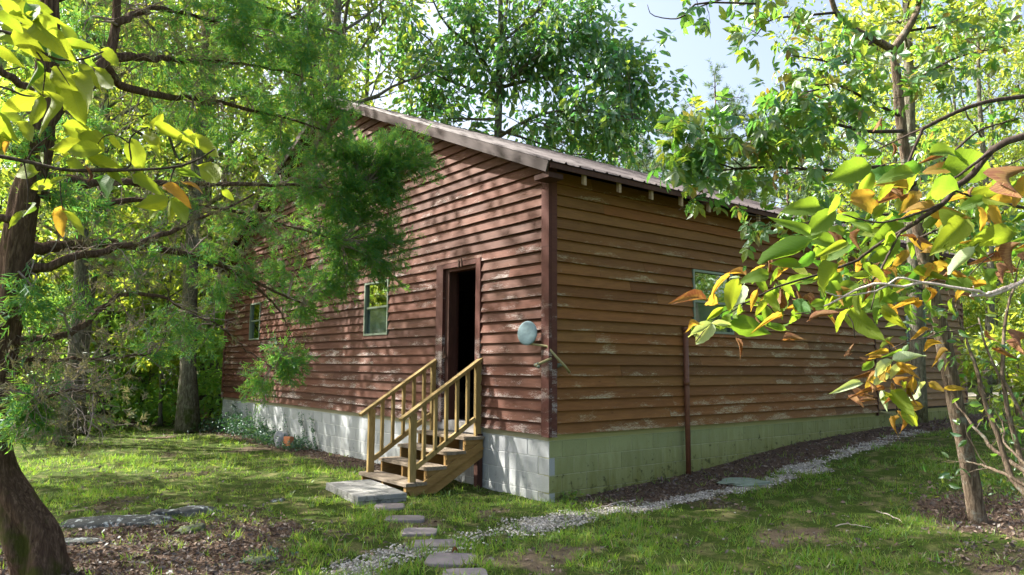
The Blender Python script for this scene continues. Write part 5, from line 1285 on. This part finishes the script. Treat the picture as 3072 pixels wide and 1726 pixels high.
LL = Z1([(290, 660, 150, 610, 'y'), (275, 690, 20, 740, 'y'), (285, 690, 240, 905, 'y'), (300, 675, 480, 960, 'y'), (300, 650, 430, 700, 'y'), (400, 560, 465, 770, 'y'), (500, 610, 560, 830, 'y'), (520, 560, 780, 755, 'y'), (560, 470, 720, 650, 'y'), (680, 500, 825, 665, 'y'), (720, 360, 865, 450, 'y'), (600, 420, 690, 480, 'g'),
 (0, 330, 200, 490, 'y'), (30, 210, 150, 300, 'g'), (170, 30, 390, 68, 'y'), (200, 110, 460, 172, 'y'), (160, 190, 310, 300, 'y'), (290, 320, 480, 485, 'G'), (260, 180, 440, 330, 'y'), (440, 190, 580, 340, 'y'), (450, 300, 690, 352, 'y'), (0, 90, 160, 200, 'y'), (20, 0, 160, 130, 'y'), (380, 500, 500, 610, 'y'), (60, 20, 250, 150, 'y'), (10, 40, 110, 180, 'y'), (130, 230, 290, 420, 'y'), (-40, 250, 60, 330, 'g'), (200, 40, 300, 180, 'G'), (330, 240, 470, 420, 'y'),
 (0, 800, 130, 1005, 'y'), (130, 870, 290, 990, 'y'), (20, 800, 215, 850, 'y'), (470, 890, 700, 965, 'y'), (720, 900, 815, 940, 'g'), (770, 960, 860, 1055, 'y'), (700, 980, 460, 1050, 'y'), (690, 1050, 450, 1040, 'y'), (720, 1080, 640, 1130, 'g'), (915, 985, 985, 1175, 'y'), (1050, 890, 970, 875, 'y'), (1060, 900, 1150, 810, 'y'), (1110, 895, 1340, 985, 'y'), (1020, 940, 1110, 1000, 'y'), (1040, 1030, 1165, 1115, 'y'), (1330, 975, 1590, 1080, 'y'), (1290, 930, 1420, 1000, 'y'),
 (1400, 1170, 1620, 1285, 'y'), (1290, 1280, 1430, 1335, 'o'), (1250, 1200, 1400, 1240, 'g'), (940, 1240, 1165, 1355, 'y'), (1150, 1310, 1340, 1370, 'o'), (690, 1270, 885, 1400, 'G'), (610, 1180, 645, 1290, 'b'), (370, 1275, 495, 1215, 'y'), (355, 1290, 200, 1300, 'y'), (290, 1300, 270, 1360, 'y'), (240, 1200, 50, 1190, 'y'), (640, 1110, 910, 1225, 'y'), (1170, 1400, 1000, 1440, 'y'), (60, 1000, 0, 1060, 'o'), (250, 1090, 370, 1130, 'y'), (480, 1130, 620, 1190, 'y'), (760, 1200, 860, 1290, 'y'), (850, 1130, 1000, 1200, 'y')])
LL += [((a/k0, b/k0+469), (c/k0, d/k0+469), e) for a, b, c, d, e in [(1175, 90, 980, 205, 'y'), (1190, 100, 1215, 265, 'y'), (1205, 90, 1355, 245, 'y'), (165, 180, 40, 275, 'y'), (190, 130, 265, 205, 'g'), (430, 165, 400, 335, 'o'), (455, 190, 640, 330, 'y'), (1560, 30, 1640, 90, 'y')]]
for b, t, c in LL:
    if b[0] < 260: ex = .13
    else: ex = .06
    b = (b[0]-(t[0]-b[0])*ex, b[1]-(t[1]-b[1])*ex); t = (t[0]+(t[0]-b[0])*.04, t[1]+(t[1]-b[1])*.04)
    fgleaf(b, t, 2.0+random.uniform(-.12, .16), c, LB)
for _ in range(44):
    x, y = random.uniform(-250, 120), random.uniform(-220, 420); a = random.uniform(-.3, 1.6); L_ = random.uniform(60, 105)
    fgleaf((x, y), (x+L_*math.cos(a), y+L_*math.sin(a)), 2.0+random.uniform(-.2, .3), random.choice('yyyyg'), LB)
mb = MB()
for pl, r0, r1 in ([[(-300, 360), (-60, 385), (60, 405), (170, 428), (320, 428), (440, 420), (500, 400), (540, 375)], .0065, .0018], [[(-250, 60), (-60, 70), (60, 95), (130, 145), (200, 150), (260, 130)], .006, .002], [[(-250, 200), (-20, 215), (60, 240), (105, 240)], .004, .0018], [[(170, 428), (250, 425), (325, 420), (325, 360), (340, 335), (372, 320)], .003, .0016],
    [[(60, 95), (110, 160), (108, 235)], .003, .0015], [[(130, 145), (175, 215)], .0025, .0012], [[(325, 360), (290, 340), (260, 345), (240, 372)], .002, .0012], [[(440, 420), (430, 450), (424, 500)], .0025, .0012], [[(100, 412), (115, 440), (110, 462)], .002, .0012], [[(60, 405), (70, 470), (68, 530)], .002, .0012], [[(150, 425), (152, 480), (158, 528)], .002, .0012], [[(70, 400), (90, 370), (135, 335)], .003, .0012]):
    mb = MB(); mb.tube(spline([at(x, y, 2.02) for x, y in pl], 24), np.linspace(r0, r1, 24), 7, True, .2, 2)
    build(mb, 'twig', M['twig_dark'], LB, True)

RB = empty('hickory_branch', at(2800, 350, 2.0), 'bough of yellow and brown mottled hickory leaves hanging over the side wall', 'branch')
def Z8(L): return [((708.6*2.3333/2.3333+1653-708.6+a/k0, 469+b/k0), (1653+c/k0, 469+d/k0), e) for a, b, c, d, e in L]
R8 = [(1050, 330, 830, 210, 'g'), (1240, 170, 1040, 340, 'g'), (1070, 380, 680, 540, 'g'), (1000, 545, 800, 520, 'g'), (1320, 400, 1110, 480, 'y'), (1230, 440, 1090, 590, 'y'), (1400, 300, 1390, 455, 'b'), (1700, 250, 1470, 460, 'g'), (1250, 550, 1020, 765, 'y'), (1280, 610, 1120, 745, 'g'), (700, 620, 775, 775, 'g'), (560, 650, 470, 855, 'y'), (500, 620, 350, 780, 'o'), (620, 620, 480, 580, 'o'), (520, 950, 740, 1010, 'g'),
 (300, 970, 130, 990, 'o'), (385, 960, 265, 1118, 'w'), (375, 958, 205, 1055, 'w'), (385, 960, 525, 965, 'w'), (510, 900, 415, 1025, 'g'), (1350, 860, 1520, 1075, 'y'), (1580, 850, 1760, 1010, 'y'), (1340, 860, 1200, 990, 'y'), (1260, 880, 1000, 930, 'b'), (860, 730, 760, 905, 'b'), (950, 550, 740, 645, 'o'), (1640, 640, 1490, 555, 'g'), (2220, 430, 2020, 625, 'w'), (2160, 215, 1790, 370, 'y'), (2160, 240, 1985, 415, 'y'), (1920, 165, 2160, 225, 'o'), (2490, 325, 2080, 385, 'y'),
 (1750, 450, 1640, 585, 'o'), (2030, 555, 1820, 595, 'o'), (1560, 855, 1480, 965, 'g'), (1410, 765, 1380, 900, 'y'), (2530, 400, 2400, 605, 'b'), (870, 905, 690, 980, 'o'), (340, 800, 95, 770, 'b'), (1750, 400, 1835, 505, 'g'), (620, 560, 590, 600, 'G'), (580, 640, 500, 640, 'w'), (600, 700, 520, 860, 'w'), (420, 820, 300, 760, 'o'), (460, 850, 330, 950, 'y'), (900, 680, 1040, 610, 'g'), (1120, 420, 1090, 560, 'g'), (1480, 560, 1640, 680, 'y'), (1090, 660, 1290, 560, 'y'),
 (700, 730, 650, 880, 'o'), (760, 800, 680, 900, 'y'), (900, 860, 1020, 850, 'o'), (1010, 790, 1150, 850, 'b'), (1260, 740, 1180, 870, 'y'), (1880, 300, 2030, 130, 'g'), (1500, 330, 1330, 210, 'g'), (1240, 60, 1250, 230, 'g'), (1600, 130, 1480, 230, 'g'), (2250, 150, 2320, 300, 'o'), (2300, 60, 2450, 180, 'y'),
 (1660, 1215, 1880, 1178, 'w'), (1640, 1220, 1480, 1315, 'w'), (1720, 1240, 1615, 1310, 'w'), (1580, 1190, 1440, 1200, 'o'), (1690, 1230, 1810, 1330, 'o'), (1620, 1320, 1470, 1375, 'w'), (1990, 1100, 1820, 1130, 'o'), (2030, 1160, 1900, 1215, 'o'), (1600, 1080, 1680, 1140, 'o'), (1900, 1010, 1760, 1045, 'o'), (1700, 1160, 1620, 1180, 'g'), (1600, 1240, 1560, 1340, 'o'), (1750, 1280, 1830, 1240, 'o'), (1510, 1220, 1420, 1300, 'g')]
for a, b, c, d, e in R8: fgleaf((1653+(a-(c-a)*.04)/k0, 469+(b-(d-b)*.04)/k0), (1653+c/k0, 469+d/k0), 2.05+random.uniform(-.22, .22), e, RB)
for a, b, c, d, e in [(1640, 150, 1790, 305, 'y'), (1690, 290, 1745, 455, 'o'), (1600, 140, 1355, 180, 'b'), (1480, 90, 1540, 195, 'b'), (2000, 150, 2165, 118, 'o'), (1740, 60, 1650, 120, 'o'), (1800, 60, 1740, 190, 'b'), (1900, 100, 2010, 150, 'o'), (1560, 30, 1450, 80, 'o')]: fgleaf((1653+a/k0, 927+b/k0), (1653+c/k0, 927+d/k0), 2.05+random.uniform(-.12, .12), e, RB)
for a, b, c, d, e in [(1480, 1020, 1290, 1000, 'G'), (1580, 1080, 1410, 1060, 'g'), (1490, 1150, 1240, 1245, 'g'), (1500, 1200, 1430, 1390, 'g'), (1570, 820, 1540, 955, 'b'), (2600, 1170, 2280, 1390, 'b'), (2650, 1250, 2400, 1420, 'o'), (1650, 1000, 1660, 1110, 'b'), (1900, 1080, 2200, 1020, 'g'), (2000, 1180, 2480, 1130, 'g'), (2100, 1330, 1810, 1290, 'g'), (1800, 1220, 1560, 1200, 'g'), (1840, 1150, 1600, 1250, 'G'), (1350, 1400, 1560, 1330, 'o'), (1700, 1400, 1620, 1290, 'b'), (2050, 1300, 1800, 1400, 'g'), (1660, 1290, 1520, 1380, 'y'), (1280, 1240, 1420, 1180, 'g'), (2000, 1080, 1880, 1120, 'b')]: fgleaf((1653+a/k0, b/k0), (1653+c/k0, d/k0), 2.15+random.uniform(-.2, .2), e, RB)
for _ in range(120):
    t = random.random()**1.5; x = 1790+t*640+random.gauss(0, 45); y = 740-abs(t-.2)*60+random.gauss(0, 50); a = random.uniform(.6, 3.6); L_ = random.uniform(36, 78)
    if x-40 < 1870 and y < 770: continue
    fgleaf((x, y), (x+L_*math.cos(a), y+L_*math.sin(a)*.8), 2.15+random.uniform(-.1, .3), random.choice('yggoobbggG'), RB)
for _ in range(26):
    x, y = 2260+random.gauss(0, 55), 950+random.gauss(0, 38); a = random.uniform(.4, 3.3); L_ = random.uniform(40, 80)
    fgleaf((x, y), (x+L_*math.cos(a), y+L_*math.sin(a)*.8), 2.1+random.uniform(-.1, .2), random.choice('ooobwyb'), RB)
for _ in range(120):
    x = random.uniform(2060, 2620); y = random.uniform(430+.0*x, 760)
    if (x-2060)/560 < .35 and y < 500: y += 90
    a = random.uniform(1.2, 3.9); L_ = random.uniform(42, 92)
    fgleaf((x, y), (x+L_*math.cos(a), y+L_*math.sin(a)*.75), 2.25+random.uniform(-.1, .5), random.choice('ygggggoGboG'), RB)
mb = MB()
DK = [([(2900, 330, 2.1), (2700, 320, 2.1), (2569, 345, 2.1), (2497, 377, 2.12), (2443, 442, 2.14), (2407, 469, 2.15), (2372, 512, 2.16), (2318, 548, 2.18), (2264, 584, 2.2), (2200, 620, 2.2), (2156, 656, 2.2)], .0125, .004), ([(2497, 377, 2.12), (2440, 420, 2.1), (2400, 450, 2.1)], .005, .003), ([(2800, 240, 2.9), (2650, 238, 3.0), (2575, 244, 3.0), (2461, 262, 3.0), (2335, 316, 3.0), (2314, 341, 3.0), (2285, 406, 3.0), (2270, 440, 3.0)], .011, .005),
      ([(2335, 316, 3.0), (2240, 360, 3.1), (2160, 400, 3.1)], .005, .002), ([(2372, 512, 2.16), (2300, 540, 2.1), (2210, 560, 2.1), (2120, 540, 2.1)], .004, .002), ([(2264, 584, 2.2), (2200, 700, 2.1), (2160, 720, 2.1)], .0035, .002), ([(2156, 656, 2.2), (2060, 690, 2.1), (1960, 720, 2.05), (1880, 760, 2.05), (1800, 810, 2.05)], .004, .0015), ([(2700, 560, 2.3), (2560, 520, 2.3), (2460, 500, 2.3), (2400, 480, 2.3)], .006, .003)]
for pl, r0, r1 in DK: mb = MB(); mb.tube(spline([at(*p) for p in pl], 34)+rng.normal(0, .0007, (34, 3)), np.linspace(r0, r1, 34), 9, True, .3, 2); build(mb, 'twig', M['twig_dark'], RB, True)
mb = MB()
for (x, y), (x2, y2) in (((1790, 812), (1830, 780)), ((1830, 780), (1900, 760)), ((1840, 782), (1835, 700)), ((1788, 814), (1750, 860)), ((2237, 885), (2243, 930)), ((2225, 870), (2237, 885)), ((2244, 930), (2255, 1040)), ((2330, 850), (2237, 880)), ((2130, 790), (2150, 850)), ((2200, 720), (2190, 780)), ((2330, 850), (2400, 835)), ((1950, 790), (1900, 760)), ((2060, 800), (2000, 790)), ((2500, 640), (2440, 690))):
    mb.tube(spline([at(x, y, 2.05), at((x+x2)/2+4, (y+y2)/2-8, 2.05), at(x2, y2, 2.05)], 8), [.0016]*8, 5)
tag(build(mb, 'leaf_stalk', M['twig_dark'], RB, True), kind='stuff')
for a in ((2550, 900, 2480, 860), (2600, 850, 2520, 870)): fgleaf((a[0], a[1]), (a[2], a[3]), 2.3, 'b', RB)
WB = empty('bare_branch', at(2800, 650, 1.85), 'bare bleached forked branch reaching in from the edge below the yellow leaves', 'branch')
mb = MB()
for pl, r0, r1 in ([[(2900, 600), (2700, 655), (2600, 690), (2561, 714), (2490, 745), (2461, 733), (2390, 722), (2318, 711), (2270, 722), (2214, 713), (2165, 725), (2120, 748), (2085, 765), (2073, 771)], .0062, .0020], [[(2318, 711), (2260, 700), (2214, 728), (2150, 742), (2110, 745), (2075, 735)], .003, .0014], [[(2561, 714), (2480, 740), (2440, 745)], .0055, .003], [[(2461, 733), (2445, 742), (2448, 720)], .003, .001]):
    mb.tube(spline([at(x, y, 1.85) for x, y in pl], 40)+rng.normal(0, .0006, (40, 3)), np.linspace(r0, r1, 40), 9, True, .25, 6)
build(mb, 'limb', M['twig_pale'], WB, True)

# ================================================================== GROUND COVER
rng = np.random.default_rng(404)
def scatter(n, dmin=3.6, dmax=24, power=1.0, lox=-120, hix=2700):
    """ground points inside the view, denser nearer the viewpoint"""
    u = rng.random(n); dep = dmin*(dmax/dmin)**(u**power); px = rng.uniform(lox, hix, n)
    q = CAM[None, :2]+dep[:, None]*(unit(FW[:2])[None]+RT[None, :2]*((px*S_-1536)/FPX)[:, None])
    x, y = q[:, 0], q[:, 1]; ok = ~((x > -.02) & (y > -.02) & (x < LEN) & (y < W)); return x[ok], y[ok], dep[ok]
def gz(x, y): return gh(x, y)+((x > -7) & (x < 13) & (y > -6) & (y < 15))*(fbm(x, y, 6.0, 71, 3)-.5)*.035
# grass tufts
x, y, dep = scatter(78000, power=.9)
g, l, gr = cover(x, y); keepm = rng.random(len(x)) < np.clip(g*.9*(.12+1.0*smooth(.46, .64, fbm(x, y, 1.9, 91, 4)))+.03, 0, 1)*(1-.9*gr)*(1-.6*l)
def onstone(x, y, m=0.0):
    k = (np.abs(x+1.5) < .33+m) & (np.abs(y-1.72) < .66+m)
    for (px, py, w, d, an) in SS: g_ = ground_at(px, py); k |= np.hypot(x-g_[0], y-g_[1]) < min(w, d)*.56+m
    return k
keepm &= ~onstone(x, y)
x, y, dep = x[keepm], y[keepm], dep[keepm]
nb = 7; X_ = np.repeat(x, nb)+rng.normal(0, .022, len(x)*nb); Y_ = np.repeat(y, nb)+rng.normal(0, .022, len(x)*nb)
hgt = np.repeat(.018+.05*rng.random(len(x))**2.5+.022*smooth(.5, .7, fbm(x, y, .9, 93, 3)), nb)*rng.uniform(.6, 1.3, len(X_))
D = rdir(len(X_), 1.4); D[:, 2] = np.abs(D[:, 2])+.25; P = np.stack([X_, Y_, gz(X_, Y_)-.004], -1)
BL_V = [(0, -.045, 0), (0, .045, 0), (.55, .035, .03), (.55, -.035, .03), (1, 0, -.12)]; BL_F = [(0, 3, 2, 1), (3, 4, 2)]
print('blades', len(P))
tag(link('grass', leaves_mesh('grass', P, D, rdir(len(P)), hgt*1.25, BL_V, BL_F, M['grass'])), 'thin tufts of green grass over the mossy yard', kind='stuff')
# leaf litter
x, y, dep = scatter(120000, power=.85)
g, l, gr = cover(x, y); keepm = (rng.random(len(x)) < l*.95+.03+.10*(g < .35)) & ~onstone(x, y)
x, y = x[keepm], y[keepm]; P = np.stack([x, y, gz(x, y)+rng.uniform(.0, .022, len(x))], -1); print('litter', len(P))
D = rdir(len(P)); D[:, 2] *= .35; N = rdir(len(P), 1.6)
LT_V = [(0, 0, 0), (.3, .24, .12), (.7, .2, .02), (1, 0, .1), (.65, -.22, .14), (.3, -.2, .02)]; LT_F = [(0, 3, 2, 1), (0, 5, 4, 3)]
tag(link('leaf_litter', leaves_mesh('leaf_litter', P, D, N, rng.uniform(.022, .062, len(P)), LT_V, LT_F, M['litter'])), 'curled brown leaf litter drifted along the foundation and under the trees', kind='stuff')
# gravel
x, y, dep = scatter(210000, 4.6, 20, .9, 700, 2450)
g, l, gr = cover(x, y); keepm = (rng.random(len(x)) < gr*1.1) & ~onstone(x, y)
x, y = x[keepm], y[keepm]; xr = rng.uniform(-6, 12, 9000); yr = rng.uniform(-4, .0, 9000); g, l, gr = cover(xr, yr)
spill = (rng.random(9000) < .25*smooth(.02, .4, gr)+.02); x = np.r_[x, xr[spill]]; y = np.r_[y, yr[spill]]
P = np.stack([x, y, gz(x, y)+.004], -1); print('gravel', len(P))
oc = np.array([(1, 0, 0), (-.9, .1, 0), (.1, .8, .05), (0, -.75, 0), (0, .1, .7), (.05, 0, -.5)]); of = [(0, 2, 4), (2, 1, 4), (1, 3, 4), (3, 0, 4)]
tag(link('gravel_path', leaves_mesh('gravel_path', P, rdir(len(P))*[1, 1, .3], rdir(len(P), 2.5), rng.uniform(.008, .021, len(P)), oc, of, M['gravel'])), 'pale crushed gravel trail winding along the side of the cabin', kind='stuff')
# twigs on the ground
for k, (a, b, r, lab) in enumerate([((2205, 1288), (2280, 1322), .008, 'pale fallen stick on bare soil near the bottom edge'), ((2170, 1200), (2205, 1225), .006, 'small dark stick in the grass beside the hickory'), ((1600, 1262), (1500, 1282), .011, 'grey stick along the edge of the gravel in front of the block wall'), ((2100, 1325), (2190, 1330), .006, 'thin brown stick lying in front of the hickory foot')]):
    p, q = ground_at(*a), ground_at(*b); Q = spline([p+[0, 0, .012], (p+q)/2+[.02, .02, .025], q+[0, 0, .012]], 9)+rng.normal(0, .004, (9, 3)); mb = MB(); mb.tube(Q, np.linspace(r, r*.5, 9), 6)
    tag(build(mb, 'stick', M['twig_pale' if k != 1 else 'twig_dark'], None, True), lab, 'stick')
me = fg_mesh('curl', 'b', 0); g = ground_at(1136, 1405); o = link('leaf', me, None, None, frame_mat(np.array([g[0], g[1], float(gh(g[0], g[1]))+.045]), [1, .3, .05], [0, 0, 1], .10)); tag(o, 'curled brown leaf resting on the large stepping stone', 'leaf')
# ivy along the block wall
def ivy_vine(y0, h, lean, n, label):
    root = empty('ivy_vine', (-.02, y0, 0), label, 'ivy'); Q = spline([(-.03, y0, .02), (-.022, y0-lean*.4, h*.5), (-.02, y0-lean, h)], 12)+rng.normal(0, .006, (12, 3)); Q[:, 0] = np.minimum(Q[:, 0], -.012)
    mb = MB(); mb.tube(Q, np.linspace(.004, .002, 12), 5); build(mb, 'stem', M['twig_dark'], root)
    f = rng.uniform(0, 10.9, n); i = f.astype(int); P = Q[i]+(Q[i+1]-Q[i])*(f-i)[:, None]+rng.normal(0, .018, (n, 3))-[.02, 0, 0]
    D = np.stack([-rng.random(n)*.5, rng.normal(0, .8, n), rng.normal(-.3, .5, n)], -1); N = rdir(n)*.6+[-1, 0, .4]
    link('leaves', leaves_mesh('leaves', P, D, N, rng.uniform(.04, .075, n), LEAF4_V, LEAF4_F, M['ivy']), None, root)
ivy_vine(6.55, .66, -.35, 60, 'ivy strand climbing the block wall closest to the orange brick'); ivy_vine(7.1, .70, -.35, 70, 'ivy strand climbing the wall just behind the round grey stone'); ivy_vine(8.0, .62, -.3, 26, 'thin ivy strand with few leaves on the middle of the block wall')
ivy_vine(10.3, .72, -.3, 50, 'ivy strand climbing up to the siding among the thick ivy'); ivy_vine(11.2, .74, -.3, 60, 'ivy strand farthest along the block wall from the stairs'); ivy_vine(9.6, .5, .1, 40, 'short ivy strand rising out of the thickest ivy')
P = []
for _ in range(150):
    yy = rng.uniform(6.6, 11.9); r = .10+.16*smooth(8.0, 10, yy)*rng.random(); c = np.array([-rng.uniform(.05, .45), yy, rng.uniform(.02, .14+.25*smooth(8.2, 10, yy))]); P.append(c+rng.normal(0, 1, (34, 3))*[r*.7, r, r*.6])
P = np.concatenate(P); P = P[(P[:, 0] < -.03) & (P[:, 2] > 0)]
tag(link('ivy', leaves_mesh('ivy', P, rdir(len(P), -.2), rdir(len(P), 1.)+[-.5, 0, 0], rng.uniform(.035, .07, len(P)), LEAF4_V, LEAF4_F, M['ivy'])), 'dark ivy spreading at the foot of the gable wall', kind='stuff')
g = ground_at(530, 1083)
def lowplant(px, py, r, n, sz, mat, label, name='weed_clump', cat='plant', h=.25):
    g = ground_at(px, py); P = g+rng.normal(0, 1, (n, 3))*[r, r, 0]; P[:, 2] = gz(P[:, 0], P[:, 1])+rng.random(n)*h; root = empty(name, g, label, cat)
    mb = MB()
    for p in P[::6]: q = np.array([p[0]+rng.normal(0, .02), p[1]+rng.normal(0, .02), p[2]]); b = q.copy(); b[2] = float(gz(q[0], q[1]))-.01; mb.tube([b, (b+q)/2+rng.normal(0, .008, 3), q], [.003, .0025, .0015], 4)
    tag(build(mb, 'stem', M['twig_dark'], root), kind='stuff'); link('leaves', leaves_mesh('leaves', P, rdir(n, .2), rdir(n, 1.), rng.uniform(.6, 1.2, n)*sz, LEAF4_V, LEAF4_F, M[mat]), None, root)
lowplant(545, 1085, .30, 420, .07, 'ivy', 'low green plant clump at the foot of the thick trunk')
lowplant(840, 1115, .14, 90, .06, 'leaf_bright', 'spindly weed with yellowing leaves beside the sunlit block wall', h=.5)
lowplant(1420, 1258, .12, 110, .05, 'grass', 'weeds sprouting at the outer corner of the foundation', h=.10)
lowplant(655, 1408, .10, 60, .04, 'ivy', 'tiny broad leaved weed beside the moss covered stone', h=.06)
lowplant(2510, 1275, .35, 160, .06, 'leaf_hick', 'sparse seedlings under the crooked shrub', h=.35)
